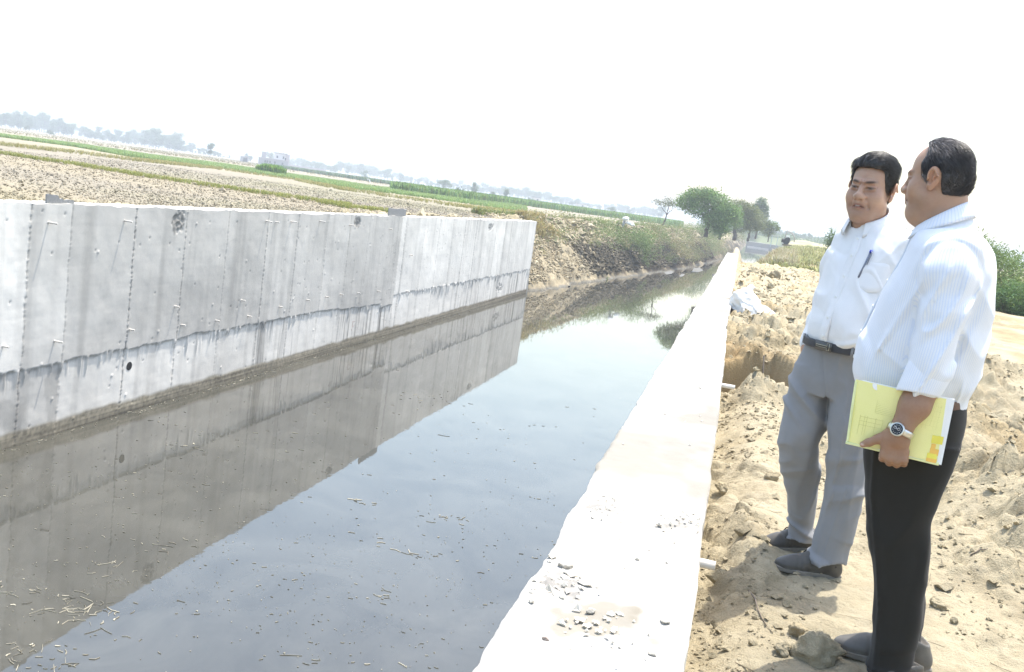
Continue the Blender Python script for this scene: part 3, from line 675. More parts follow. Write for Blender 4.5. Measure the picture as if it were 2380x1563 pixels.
tree('acacia_tree', (p[0], p[1], 3.5), 1.8, .16, [(-1.2, 0, 3.4, 1.4, 1.4, 1.0), (.4, .2, 4.0, 1.5, 1.5, .9), (1.8, 0, 3.0, 1.3, 1.4, .9), (.3, -.6, 2.2, 1.5, 1.2, .9), (2.8, 0, 1.9, 1.0, 1, .8), (-1.6, 0, 1.8, 1.1, 1, .9)], 8000, .26, (.19, .21, .11), 'pale olive bushy tree filling the gap right of the dark olive tree', seed=18, hollow=.3, aspect=3)
p = on_y(1672, 560, 122)
tree('acacia_tree', (p[0], p[1], 3.5), 1.2, .14, [(-1.0, 0, 2.6, 1.2, 1.2, .9), (.5, .2, 3.4, 1.3, 1.4, .9), (1.5, 0, 2.4, 1.1, 1.2, .9), (.2, -.6, 1.6, 1.3, 1.1, .8)], 6000, .24, (.17, .25, .10), 'leafy low tree joining the biggest tree to the dark olive tree', seed=19, hollow=.3, aspect=3)
p = on_y(1757, 545, 175)
tree('eucalyptus_tree', (p[0], p[1], 3.8), 4.0, .14, [(0, 0, 6.4, .9, .9, 1.0), (-.6, .2, 5.4, .9, .9, .9), (.6, 0, 5.3, .9, .9, 1.0), (.1, 0, 4.2, 1.0, 1, .8), (1.0, 0, 4.2, .7, .8, .7)], 3400, .32, (.15, .20, .13), 'tall narrow grey green tree rising behind the dark olive tree', seed=11)
p = on_y(1786, 556, 150)
tree('young_tree', (p[0], p[1], 3.8), 1.5, .07, [(-.5, 0, 2.4, .8, .8, .5), (.3, 0, 2.7, .9, .9, .5), (.9, .1, 2.2, .6, .8, .4)], 1500, .22, (.16, .22, .10), 'slim young tree at the far end of the tree clump', seed=12, hollow=.3)
# -- shrubs on the left bank slope
def shrub(name, px, py, Yd, w, h, col, label, n=2200, ls=.16, seed=1, up=.7, group=None, zb=None, cat='shrub'):
    p = on_bank(px, py) if Yd is None else on_y(px, py, Yd); k_ = 1 if Yd is not None else p[1]/68; w, h = w*k_, h*k_; g = np.random.default_rng(seed); B = []
    for _ in range(12): B.append((g.uniform(-.36, .36)*w, g.uniform(-.3, .3)*w, g.uniform(.14, .72)*h, w*g.uniform(.16, .27), w*.22, h*g.uniform(.16, .28)))
    return tree(name, (p[0], p[1], p[2] if zb is None else zb), h*.15, .03, B, n, ls, col, label, cat, group, seed, hollow=.1, aspect=3.5, droop=-.4, parts=('foliage', 'stems'))
shrub('shrub', 1458, 600, None, 3.9, 3.0, (.16, .225, .085), 'large feathery green bush hanging over the earth bank beside the wall end', 9000, .15, 31)
shrub('shrub', 1497, 575, None, 1.5, 1.7, (.25, .24, .11), 'yellowish bush growing against the large feathery green bush', 1500, .15, 32)
shrub('shrub', 1495, 622, None, 1.0, 1.0, (.12, .17, .06), 'low green plant near the waterline below the feathery bush', 700, .12, 33)
shrub('shrub', 1429, 548, None, .9, 2.0, (.16, .19, .06), 'tall yellow green sprig standing above the bank bushes', 420, .14, 34)
shrub('shrub', 1660, 562, None, 1.9, 1.9, (.085, .15, .065), 'dark green bush under the biggest tree at the bank edge', 2300, .2, 35)
shrub('shrub', 1600, 560, None, 2.2, 1.2, (.23, .26, .12), 'pale green weeds in front of the big tree trunk', 1600, .16, 36)
shrub('shrub', 1350, 550, None, 1.2, .8, (.145, .155, .08), 'grey green weed at the top of the bank near the wall', 700, .12, 37)
shrub('shrub', 1628, 560, None, 2.6, 1.7, (.13, .19, .075), 'dark green thicket at the foot of the biggest tree', 2600, .18, 38)
shrub('shrub', 1702, 565, None, 2.0, 1.5, (.20, .21, .11), 'olive thicket under the dark olive tree', 2400, .2, 39)
# -- right bank
shrub('thorn_bush', 1942, 572, 55, 1.9, 2.5, (.095, .15, .06), 'rounded green thorn bush behind the white shirted man', 4200, .11, 41, zb=3.75)
shrub('thorn_bush', 2112, 575, 50, 1.3, 3.0, (.10, .15, .065), 'thin topped thorn bush seen between the two men', 900, .10, 42, zb=3.85)
gq = on_z(2345, 722, ZG)
shrub('thorn_bush', 2322, 640, gq[1]+2.0, 3.4, 2.0, (.17, .235, .10), 'feathery pale green thorn bush on the bank behind the striped shirt', 12000, .12, 43, zb=4.35)
shrub('thorn_bush', 2330, 738, gq[1]-2.2, 1.7, 1.35, (.10, .17, .075), 'dense dark green leafy bush below the feathery thorn bush', 7000, .10, 44, zb=ZG-.3)
shrub('thorn_bush', 2388, 738, gq[1]-2.6, 1.5, 1.7, (.13, .21, .085), 'mid green leafy bush at the right edge of the dirt track', 6500, .10, 45, zb=ZG-.35)
shrub('thorn_bush', 2290, 690, gq[1]+2.5, 2.2, 1.2, (.09, .14, .06), 'green thorn bush mostly hidden by the striped shirt', 2500, .11, 46, zb=ZG+.1)
# earth hump that carries the thorn bushes
u_ = np.linspace(-1, 1, 40); U1, U2 = np.meshgrid(u_, u_, indexing='ij'); c0 = on_z(2360, 715, ZG)
Zm = 3.6+1.25*np.clip(1-U1**2*.9-U2**2, 0, 1)**.8+.08*fbm(U1*4, U2*4, 0, 4, 3)
tag(mesh_np('earth_mound', np.stack([c0[0]+.6+U1*3.2, c0[1]+2.4+U2*2.0, Zm], -1).reshape(-1, 3), grid_faces(40, 40), EARTH, cols=np.tile([.85, .9, .7], (1600, 1))), kind='structure')

# -- grass, crops: uncountable ground cover
def tufts(name, P, h, g, col, nb=5, wid=.012, spread=.5, cvar=.2, label=None):
    """clumps of bent blades at points P"""
    n = len(P); k = n*nb; B = np.repeat(P, nb, 0)+np.c_[g.normal(size=(k, 2))*np.repeat(np.broadcast_to(h, n), nb)[:, None]*.18, np.zeros(k)]
    hh = np.repeat(np.broadcast_to(h, n), nb)*g.uniform(.5, 1.2, k); a = g.uniform(0, 2*np.pi, k); d = np.stack([np.cos(a), np.sin(a), 0*a], 1); sdv = np.stack([-np.sin(a), np.cos(a), 0*a], 1)
    lean = g.uniform(.1, spread, k); W_ = (wid*hh/.2)[:, None]
    p1 = B+d*(lean*hh*.3)[:, None]+np.c_[0*hh, 0*hh, hh*.6]; p2 = B+d*(lean*hh)[:, None]+np.c_[0*hh, 0*hh, hh*(1-lean*.3)]
    V = np.stack([B-sdv*W_, B+sdv*W_, p1+sdv*W_*.8, p1-sdv*W_*.8, p2], 1).reshape(-1, 3)
    i = np.arange(k)[:, None]*5; F = [i+np.array([[0, 1, 2, 3]]), i+np.array([[3, 2, 4]])]
    c = np.asarray(col)*(1+cvar*g.normal(size=(k, 1)))+g.normal(size=(k, 1))*np.array([.02, .0, .0])
    c = np.repeat(np.clip(c, .01, .9), 5, 0)
    o = tag(mesh_np(name, V, F, BLADE, smooth=False, cols=c), kind='stuff'); return o
G = np.random.default_rng(99)
def strip_pts(top, bot, n, z=ZF):
    """points on the field between two pixel polylines laid on the ground"""
    A = np.array([on_z(a, b, z) for a, b in top]); B = np.array([on_z(a, b, z) for a, b in bot]); L = np.r_[0, np.cumsum(np.linalg.norm(np.diff((A+B)/2, axis=0), axis=1))]
    t_ = G.uniform(0, L[-1], n); f = lambda Q: np.stack([np.interp(t_, L, Q[:, k]) for k in range(3)], 1)
    w_ = G.random(n)[:, None]; return f(A)*(1-w_)+f(B)*w_
z5 = lambda x, y: (x/1.983*.68, (350+y/1.983)*.68)
z8 = lambda x, y: ((800+x/2.38)*.68, (450+y/2.38)*.68)
def line(pts, wpx): return [(a, b-wpx/2) for a, b in pts], [(a, b+wpx/2) for a, b in pts]
b1 = [z5(-200, 330), z5(0, 350), z5(500, 425), z5(1000, 508), z5(1600, 595), z5(2000, 652), z5(2380, 705), z8(700, 580), z8(900, 620), z8(1260, 655)]
tufts('bund_grass', strip_pts(*line(b1, 5), 2600), .17, G, (.25, .255, .09), 6, .010, .8)
b2 = [z5(-200, 265), z5(0, 288), z5(500, 342), z5(900, 392), z5(1500, 452), z5(2000, 525), z5(2380, 578), z8(500, 400), z8(1000, 490), z8(1400, 545), z8(1800, 605), z8(2200, 650), z8(2380, 680)]
tufts('bund_grass', strip_pts(*line(b2, 6), 4200), .22, G, (.29, .26, .12), 6, .012, .8)
gt = [z5(-100, 212), z5(0, 224), z5(500, 284), z5(1000, 360), z5(1500, 420), z5(1760, 462), z5(2380, 552), z8(400, 348), z8(800, 405), z8(1290, 470), z8(1900, 545), z8(2380, 612)]
gb = [z5(-100, 226), z5(0, 238), z5(500, 303), z5(900, 374), z5(1500, 452), z5(1900, 512), z5(2380, 572), z8(500, 390), z8(900, 465), z8(1400, 520), z8(1900, 592), z8(2380, 668)]
tufts('young_crop', strip_pts(gt, gb, 15000), .32, G, (.21, .30, .12), 6, .016, .7)
ct = [z8(1290, 470), z8(1600, 500), z8(1900, 535), z8(2380, 585), ((1700+1250/1.983)*.68, (550+420/1.983)*.68)]
cb = [z8(1290, 480), z8(1600, 520), z8(1900, 560), z8(2380, 607), ((1700+1250/1.983)*.68, (550+450/1.983)*.68)]
tufts('maize_crop', strip_pts(ct, cb, 8500), 1.15, G, (.15, .235, .09), 7, .014, .55, .3)
fl = [(640, 388), (800, 412), (1000, 442), (1200, 471), (1330, 488)]
tufts('far_crop', strip_pts(*line(fl, 4), 4000), .9, G, (.08, .14, .06), 5, .05, .6)
dl = [(a, b) for a, b in ((0, 303), (300, 345), (600, 385), (900, 427))]
tufts('dry_stubble', strip_pts([(a, b-5) for a, b in dl], [(a, b+4) for a, b in dl], 4000), .25, G, (.24, .20, .11), 5, .03, .9)
# maize clump standing alone in the field
pc_ = on_z(628, 404, ZF); g = np.random.default_rng(4)
root = empty('maize_clump', pc_, 'dense bright green clump of maize standing alone in the ploughed field', 'maize plants')
n = 420; Pm = np.c_[g.uniform(-1.45, 1.45, n), g.uniform(-.8, .8, n), np.zeros(n)]; hm_ = 1.1*(1-.25*(Pm[:, 0]/1.45)**2)
o = tufts('leaves', Pm, hm_, g, (.16, .27, .08), 8, .012, .6, .3); del o['kind']; o.parent = root
# bank grass on the left slope and its top, dry and green
n = 12000; yy = 53+88*G.random(n)**1.4; tt_ = G.random(n)
xx = xwl(yy)+.5-(tt_*1.25)*(3.6+.8*vn(yy*.12, 0, 0, 6)); zz = -.5+4.45*np.clip(tt_*1.12, 0, 1)**.85
keep = (fbm(xx*.5, yy*.35, 0, 3, 61)+1.5*(tt_-.72) > 0.05); Pg = np.c_[xx, yy, zz][keep]
tufts('bank_grass', Pg, .34*G.uniform(.4, 1.4, len(Pg)), G, (.23, .24, .11), 6, .016, .9, .25)
n = 900; yy = G.uniform(57, 70, n); tt_ = G.uniform(.6, 1, n); xx = xwl(yy)+.5-(tt_*1.12)*(3.6+.8*vn(yy*.12, 0, 0, 6)); zz = -.5+4.45*np.clip(tt_*1.12, 0, 1)**.85
kp = np.abs(yy-63+3*vn(xx, yy*.4, 0, 7)) < 1.6; tufts('dry_grass', np.c_[xx, yy, zz][kp], .55, G, (.36, .29, .17), 8, .010, .8)
n = 9000; yy = 41+90*G.random(n)**1.5; xx = xedge(yy)+G.uniform(-1.6, 7, n); zz = zdirt(xx, yy, False)
kp = (fbm(xx*.7, yy*.35, 0, 3, 62)+.25+.4*sst(yy, 40, 60) > 0.1); Pg = np.c_[xx, yy, zz][kp]
tufts('bank_grass', Pg, .26*G.uniform(.4, 1.4, len(Pg)), G, (.30, .29, .17), 6, .012, .9, .3)
n = 1500; yy = G.uniform(42, 75, n); xx = xedge(yy)+G.uniform(-1.8, .8, n); zz = zdirt(xx, yy, False); tufts('dry_grass', np.c_[xx, yy, zz], .5, G, (.33, .29, .22), 7, .008, 1.0)

# scrub massed along the top of the left bank and under the trees: one uncountable cover
g = np.random.default_rng(77); P_ = []; C_ = []
for _ in range(350):
    yb = 60+110*g.random()**1.1; tq = g.uniform(.50 if yb < 95 else .12, 1.15); xb = xwl(yb)+.5-(tq*1.12)*3.9; zb_ = .1+3.5*np.clip(tq*1.12, 0, 1)**.9; w = g.uniform(.35, 1.0)*(1+.006*yb); n = int(150*w)
    d = g.normal(size=(n, 3)); d /= np.linalg.norm(d, axis=1)[:, None]; d *= g.random((n, 1))**.5
    P_.append(np.array([xb, yb, zb_+w*.25])+d*np.array([w, w, w*.62])); k_ = g.random()+(.25 if yb > 95 and tq < .6 else 0); C_.append(np.tile((np.array([.20, .27, .11]) if k_ < .45 else np.array([.28, .29, .14]) if k_ < .8 else np.array([.33, .28, .18]))*g.uniform(.75, 1.2), (n, 1)))
for _ in range(150):
    xb, yb, w = g.uniform(-14, 40), g.uniform(346, 372), g.uniform(1.2, 3.0); n = 130; d = g.normal(size=(n, 3)); d /= np.linalg.norm(d, axis=1)[:, None]; d *= g.random((n, 1))**.5
    P_.append(np.array([xb, yb, 3.0+w*.3])+d*np.array([w, w, w*.75])); C_.append(np.tile(np.array([.16, .22, .10])*g.uniform(.75, 1.2), (n, 1)))
P_, C_ = np.concatenate(P_), np.concatenate(C_); V, F, c = leaf_cloud(P_, np.where(P_[:, 1] > 300, .7, .17), g, (1, 1, 1), .15, 3.2, -.5)
tag(mesh_np('bank_scrub', V, F, LEAF, smooth=False, cols=np.clip(c*np.repeat(C_, 4, 0), .01, .8)), kind='stuff')
# -- the hazy treeline
def tl_mesh(seed, h, kind):
    g = np.random.default_rng(seed); B = []
    if kind == 'e':
        for k in range(10): z = h*g.uniform(.22, .93); w = h*.15*(1.25-abs(z/h-.6)); B.append((g.normal()*h*.08, g.normal()*h*.08, z, w, w, h*.13))
    else:
        for k in range(7): B.append((g.normal()*h*.22, g.normal()*h*.22, h*g.uniform(.35, .8), h*.24, h*.24, h*.2))
    return B
proto = []
for k in range(8):
    kind = 'e' if k < 5 else 'r'; h = 10.0
    o = tree('eucalyptus_tree' if kind == 'e' else 'round_tree', (0, 0, 0), h*.5, .2, tl_mesh(200+k, h, kind), 1500, .85 if kind == 'e' else .85, (.10, .145, .075), None, 'tree', None, 300+k, hollow=.2)
    proto.append(o)
def farTree(px, base, top, d, k, label, group, first=set()):
    v = ray(px, base); hd = math.hypot(v[0], v[1]); s_ = d/hd; x, y = v[0]*s_, v[1]*s_
    hgt = (base-top)/FPX*d*1.0
    src = proto[k]
    if k not in first: first.add(k); o = src
    else: o = copy_tree(src)
    o.location = (x, y, ZF-.2); sc = hgt/9.6; o.scale = (sc*G.uniform(.85, 1.2), sc*G.uniform(.85, 1.2), sc); o.rotation_euler = (0, 0, G.uniform(0, 6.28))
    tag(o, label, 'tree', group); return o
hz = lambda x: 290+.1405*x
LG = 'hazy trees along the horizon'
x = -30.0
while x < 640:
    if not (172 < x < 182 or 585 < x < 600):
        farTree(x, hz(x)+2.5, hz(x)-24-6*math.sin(x*.021)+G.uniform(-8, 8)+(12 if x > 420 else 0), G.uniform(620, 780), int(G.integers(0, 5)), 'pale hazy eucalyptus in the tall row on the left horizon', LG)
    x += G.uniform(3.5, 8.5)
x = 640.0
while x < 1540:
    farTree(x, hz(x)+2, hz(x)-19-4*math.sin(x*.017)+G.uniform(-5, 6), G.uniform(650, 900), int(G.integers(3, 8)), 'low blue grey tree in the hazy line right of the far house', LG)
    x += G.uniform(6, 11)
x = 1800.0
while x < 1935:
    farTree(x, hz(x)+2, hz(x)-14+G.uniform(-4, 4), G.uniform(420, 600), int(G.integers(4, 8)), 'blue grey tree on the right horizon beyond the grassy mound', LG)
    x += G.uniform(6, 10)
for px, top, k, d, lab in ((1030, -22, 6, 380, 'rounded dark tree standing clear in front of the hazy line'), (1101, -24, 1, 360, 'slim upright dark tree, second of the clear trees before the haze'), (1176, -21, 2, 360, 'ragged two tiered tree standing alone right of the slim upright one'), (1147, -10, 6, 380, 'low spreading tree beside the pale hut'), (1236, -9, 5, 380, 'squat tree left of the ragged field trees'), (488, -26, 3, 430, 'taller dark tree poking out of the left row'), (1420, -13, 6, 420, 'dark rounded tree above the maize end')):
    farTree(px, hz(px)+3, hz(px)+top, d, k, lab, None)
for o in proto:
    pass
# bushes lying in the middle distance
shrub('field_bush', 1065, 448, 175, 5.2, 1.6, (.075, .125, .05), 'low wide bush at the edge of the maize', 1600, .35, 51, zb=ZF)
shrub('field_bush', 116, 305, 330, 5.0, 2.0, (.09, .12, .07), 'small grey green bush out on the bare field', 500, .5, 52, zb=ZF)
shrub('field_bush', 60, 300, 400, 3.0, 3.4, (.10, .13, .07), 'little round tree before the left horizon row', 400, .6, 53, zb=ZF)
shrub('field_bush', 850, 403, 400, 4.5, 4.2, (.09, .14, .07), 'small green tree far out on the field', 500, .6, 54, zb=ZF)
# ================================================================== BUILDINGS AND SMALL THINGS
PLAST = simple('grey rendered wall', (.30, .29, .30), .9, .12, 2); PINK = simple('pinkish rendered wall', (.42, .37, .37), .9, .1, 2); SHADE = simple('dark opening', (.05, .05, .055), .9)
def far(px, d, z=ZF):
    v = ray(px, 290+.1405*px); h = math.hypot(v[0], v[1]); return np.array([v[0]*d/h, v[1]*d/h, z])
D_ = 430; c0 = far(632, D_); fwd = np.array([c0[0], c0[1], 0]); fwd /= np.linalg.norm(fwd); rt = np.array([fwd[1], -fwd[0], 0]); HR = np.stack([rt, fwd, [0, 0, 1]], 1)
house = empty('house', c0, 'grey two storey house under construction with open roof frames far across the field', 'house'); house.rotation_euler = (0, 0, math.atan2(rt[1], rt[0]))
def part(name, boxes, mat, par):
    m = MB()
    for cx, cy, cz, hx, hy, hz_ in boxes: m.box((cx, cy, cz), (hx, hy, hz_))
    o = m.build(name, mat); o.parent = par; return o
part('ground_floor', [(0.5, 0, 1.3, 6.2, 3.5, 1.5)], PLAST, house)
part('upper_room', [(3.2, .8, 4.2, 2.6, 2.5, 1.4)], simple('pale wall', (.62, .60, .60), .9), house)
part('stair_tower', [(-3.6, .5, 3.9, 1.0, 2.0, 1.6)], PLAST, house)
part('end_wall', [(6.3, -.2, 3.6, .9, 2.4, 2.0)], PINK, house)
part('roof_slab', [(3.2, .8, 5.75, 3.0, 3.0, .14)], PLAST, house); part('slab', [(0.5, -.1, 2.9, 6.5, 3.8, .12)], PINK, house)
part('roof_frame', [(2.2, 0, 6.35, .08, .08, .45), (4.4, 0, 6.35, .08, .08, .45), (3.3, 0, 6.85, 1.2, .08, .06)], PINK, house)
part('roof_frame', [(5.8, 0, 6.1, .08, .08, .5), (7.0, 0, 6.1, .08, .08, .5), (6.4, 0, 6.6, .7, .08, .06)], PINK, house)
part('porch_post', [(-1.4, -1.2, 4.0, .1, .1, 1.2)], PINK, house)
for x_, z_ in ((2.0, 4.1), (4.6, 4.1), (-2.8, 1.5), (-1.9, 1.5), (-.8, 1.5), (1.2, 1.5), (4.4, 1.4)): part('window', [(x_, -1.72 if z_ > 3 else -3.51, z_, .35, .04, .5)], SHADE, house)
part('door', [(5.5, -2.62, 3.4, .3, .04, .7)], SHADE, house)
c0 = far(568, D_-10); sh_ = empty('shed', c0, 'small grey shed left of the far unfinished house', 'shed'); sh_.rotation_euler = house.rotation_euler
part('wall', [(0, 0, 1.0, 1.6, 1.6, 1.1)], PLAST, sh_); part('roof', [(0, 0, 2.2, 1.8, 1.8, .1)], PINK, sh_); part('opening', [(0.4, -1.61, .9, .8, .03, .8)], SHADE, sh_)
c0 = far(700, 520); bw = empty('boundary_wall', c0, 'long pale brick boundary wall right of the far house', 'wall'); bw.rotation_euler = house.rotation_euler
part('wall', [(0, 0, .7, 13, .15, .9)], PINK, bw); part('coping', [(0, 0, 1.65, 13.1, .2, .06)], PLAST, bw)
PALEW = simple('lime washed wall', (.60, .58, .52), .9)
for px, d, w, h, lab in ((1246, 420, 1.7, 2.2, 'pale hut among the trees behind the maize'), (1172, 520, 1.6, 1.9, 'small pale hut half hidden by field trees'), (1350, 470, 2.2, 2.3, 'low white hut beside the right end of the maize')):
    c0 = far(px, d); hut = empty('hut', c0, lab, 'hut'); hut.rotation_euler = house.rotation_euler
    part('wall', [(0, 0, h/2, w, w, h/2)], PALEW, hut); part('roof', [(0, 0, h+.1, w*1.1, w*1.1, .12)], PLAST, hut); part('door', [(.2, -w-.01, h*.4, .35, .03, h*.38)], SHADE, hut)
# white rag on a stick and a dark stump out in the field
p = on_z(855, 433, ZF); r_ = empty('field_marker', p, 'white rag tied on a thin stick in the field', 'marker'); r_.rotation_euler = house.rotation_euler
WOOD = simple('grey wood', (.16, .13, .10), .9); RAG = simple('white cloth', (.80, .80, .79), .8)
m = MB(); m.tube([(0, 0, 0), (.02, 0, .45), (0, 0, .95)], .016, 6); m.build('stick', WOOD, r_)
uu, vv = np.meshgrid(np.linspace(0, 1, 14), np.linspace(0, 1, 10), indexing='ij'); 
mesh_np('rag', np.stack([-.16+.36*uu-.1*vv*np.sin(uu*5), .05*np.sin(uu*9+vv*4), .95-.42*vv*(.6+.4*np.cos(uu*7))-.05*uu], -1).reshape(-1, 3), grid_faces(14, 10), RAG, r_)
def rock_mesh(seed, n=26, m_=16, facets=14, rough=.08):
    g = np.random.default_rng(seed); th = np.linspace(0, np.pi, m_)[None, :]; ph = np.linspace(0, 2*np.pi, n, endpoint=False)[:, None]
    d = np.stack([np.sin(th)*np.cos(ph), np.sin(th)*np.sin(ph), np.cos(th)+0*ph], -1).reshape(-1, 3)
    N_ = g.normal(size=(facets, 3)); N_ /= np.linalg.norm(N_, axis=1)[:, None]; of = g.uniform(.62, 1, facets)
    t_ = d@N_.T; r = np.min(np.where(t_ > .12, of/np.maximum(t_, .12), 9), 1); r = np.minimum(r, 1.25)
    r = r*(1+rough*fbm(d[:, 0]*3+seed, d[:, 1]*3, d[:, 2]*3, 4, seed)); V = d*r[:, None]
    F = [[i*m_+j, ((i+1) % n)*m_+j, ((i+1) % n)*m_+j+1, i*m_+j+1] for i in range(n) for j in range(m_-1)]
    return V, np.array(F)
def rock(name, loc, r, seed, mat, label, cat, col=(1, 1, 1), rot=0, group=None, rough=.10):
    V, F = rock_mesh(seed, 40, 26, 16, rough); V = V*np.asarray(r)
    if rot: V = V@rotz(rot).T
    o = mesh_np(name, V, F, mat, cols=np.tile(col, (len(V), 1)), smooth=True); o.location = loc; return tag(o, label, cat, group)
m = rock('tree_stump', on_z(870, 438, ZF)+np.array([0, 0, .12]), (.12, .12, .24), 5, WOOD, 'small dark stump on the field right of the white rag', 'stump')
# pale bundle behind the bank bush: sacking over a leaning post
p = on_bank(1447, 545); b_ = empty('scarecrow', p, 'pale cloth bundle on a stubby post behind the large bank bush', 'scarecrow'); b_.scale = (1.5, 1.5, 1.7); 
m = MB(); m.tube([(-.1, 0, -.1), (-.05, 0, .5), (0, 0, .82)], [.10, .09, .08], 8); m.build('post', simple('pale sacking', (.40, .38, .37), .9), b_, True)
V, F = rock_mesh(9); o = mesh_np('cloth_head', V*np.array([.17, .15, .13])+np.array([.04, 0, .86]), F, RAG, b_); V, F = rock_mesh(10); mesh_np('cloth_shoulder', V*np.array([.26, .15, .12])+np.array([.34, 0, .62]), F, RAG, b_)
V, F = rock_mesh(12); mesh_np('straw_filling', V*np.array([.2, .15, .2])+np.array([-.3, 0, .2]), F, simple('straw', (.52, .42, .24), .9), b_)
# dead branches lying on the left bank
DRY = simple('dry wood', (.42, .34, .25), .9, .25, 8)
for i, (a_, b2_, c_, lab) in enumerate((((1380, 537), (1400, 528), (1424, 534), 'bare pale branch arching at the top of the earth bank'), ((1378, 549), (1400, 545), (1424, 538), 'second pale branch lying just below the arching one'), ((1418, 602), (1425, 607), (1431, 612), 'short pale stick on the dark bank above the water'))):
    hb = on_bank(*c_)[1]-.6; A, B, C_ = [on_y(q_[0], q_[1], hb) for q_ in (a_, b2_, c_)]; o_ = np.array(A); t_ = np.linspace(0, 1, 9)[:, None]
    P = ((1-t_)**2*A+2*t_*(1-t_)*(2*B-(A+C_)/2)+t_**2*C_)-o_; m = MB(); m.tube(P, np.linspace(.055, .022, 9)*(1 if i < 2 else .5), 7); m.tube([P[4], P[4]+np.array([.3, 0, .25])], [.03, .01], 6)
    o = m.build('dead_branch', DRY, None, True); o.location = o_; tag(o, lab, 'branch')
# cross wall (drop structure) far up the canal
c0 = on_y(1771, 575, 300); cw = empty('cross_wall', (c0[0], 300, 0), 'low grey concrete wall crossing the canal far upstream', 'wall')
m = MB(); m.box((0, 0, .7), (4.8, .4, .95)); o = m.build('wall', simple('weathered concrete', (.24, .235, .225), .9, .2, 1)); o.parent = cw
m = MB(); m.box((0, -.05, 1.72), (4.9, .55, .07)); o = m.build('coping', CONC); o.parent = cw
m = MB(); m.box((-1.2, -1.2, .16), (3.2, .5, .2)); o = m.build('apron', CONC); o.parent = cw
# pump: arched delivery pipe, engine, on the right bank
p = on_y(1822, 570, 112); pz = float(zdirt(p[0], p[1], False)); pm = empty('water_pump', (p[0], p[1], p[2]-.05), 'engine pump with a tall rusty hooped pipe on the grassy right bank', 'pump')
RUST = simple('worn pipe paint', (.36, .31, .27), .6, .3, 8)
m = MB(); m.tube([(.15, 0, -.1), (-.02, 0, .45), (0, 0, 1.0), (.05, 0, 1.55), (.3, .05, 1.62), (.62, .1, 1.5), (.9, .15, 1.25), (1.05, .2, .9), (1.05, .2, .5)], .055, 10); m.build('delivery_pipe', RUST, pm, True)
V, F = rock_mesh(21); mesh_np('engine_block', V*np.array([.36, .3, .42])+np.array([.25, 0, .58]), F, simple('oily black metal', (.02, .02, .022), .6), pm)
m = MB(); m.box((.26, 0, 1.08), (.2, .15, .13)); m.build('fuel_tank', RAG, pm); m = MB(); m.box((.3, 0, .08), (.5, .3, .1)); m.build('base_frame', WOOD, pm)
m = MB(); m.tube([(-.35, 0, .55), (-.1, 0, .55)], .22, 16); m.build('flywheel', simple('black flywheel', (.02, .02, .02), .6), pm)
p = on_y(1798, 570, 140); fr = empty('pipe_frame', p, 'pale blue steel goalpost frame standing in the weeds beside the pump', 'frame')
BLU = simple('pale blue paint', (.36, .47, .50), .5)
for x_ in (-.4, .4):
    m = MB(); m.tube([(x_, 0, -.3), (x_, 0, 1.3)], .045, 8); m.build('post', BLU, fr)
m = MB(); m.box((0, 0, 1.33), (.5, .06, .05)); m.build('top_bar', simple('pale bar', (.55, .53, .5), .6), fr)
# white sack slumped against the near wall
sx = np.array([0.05, 14.9, 3.80]); v = Vol(np.arange(-.1, 1.15, .016), np.arange(-.5, .7, .016), np.arange(-.12, .62, .016))
v.ell((.46, -.16, .12), (.36, .30, .17), .05, roty(16)@rotz(-25)); v.ell((.16, .12, .26), (.20, .24, .22), .08); v.cap((.12, .15, .35), (.24, .2, .52), .09, .035, .05); v.cap((.06, .0, .30), (.05, .0, .40), .07, .05, .05); v.cap((.66, -.28, .03), (1.02, -.30, .10), .05, .03, .05, flat=((0, 1, 0), 2.2)); v.cap((.3, .1, .2), (.75, .1, .05), .15, .05, .1)
v.disp(lambda x, y, z: .035*(np.clip(1-np.abs(vn(x*5+z*3, y*4, z*9, 5))*2.2, 0, 1)-.3)+.02*(np.clip(1-np.abs(vn(x*11, y*12+x*6, z*14, 6))*2.2, 0, 1)-.3))
V, Q = v.nets(1); tn = np.ones((len(V), 3))*(1-.35*sst(fbm(V[:, 0]*3, V[:, 1]*3, V[:, 2]*3, 3, 8)-.4*V[:, 0]*0-.25+(.25-V[:, 2]), .15, .6))[:, None]*np.array([1, .98, .93])
SACK = simple('woven plastic sack', (.60, .60, .60), .55, .06, 90, .3, .15, 350, .003, tint=True)
o = mesh_np('sack', V, Q, SACK, cols=tn); o.location = sx; tag(o, 'crumpled white woven sack slumped in the dirt against the near wall', 'sack')
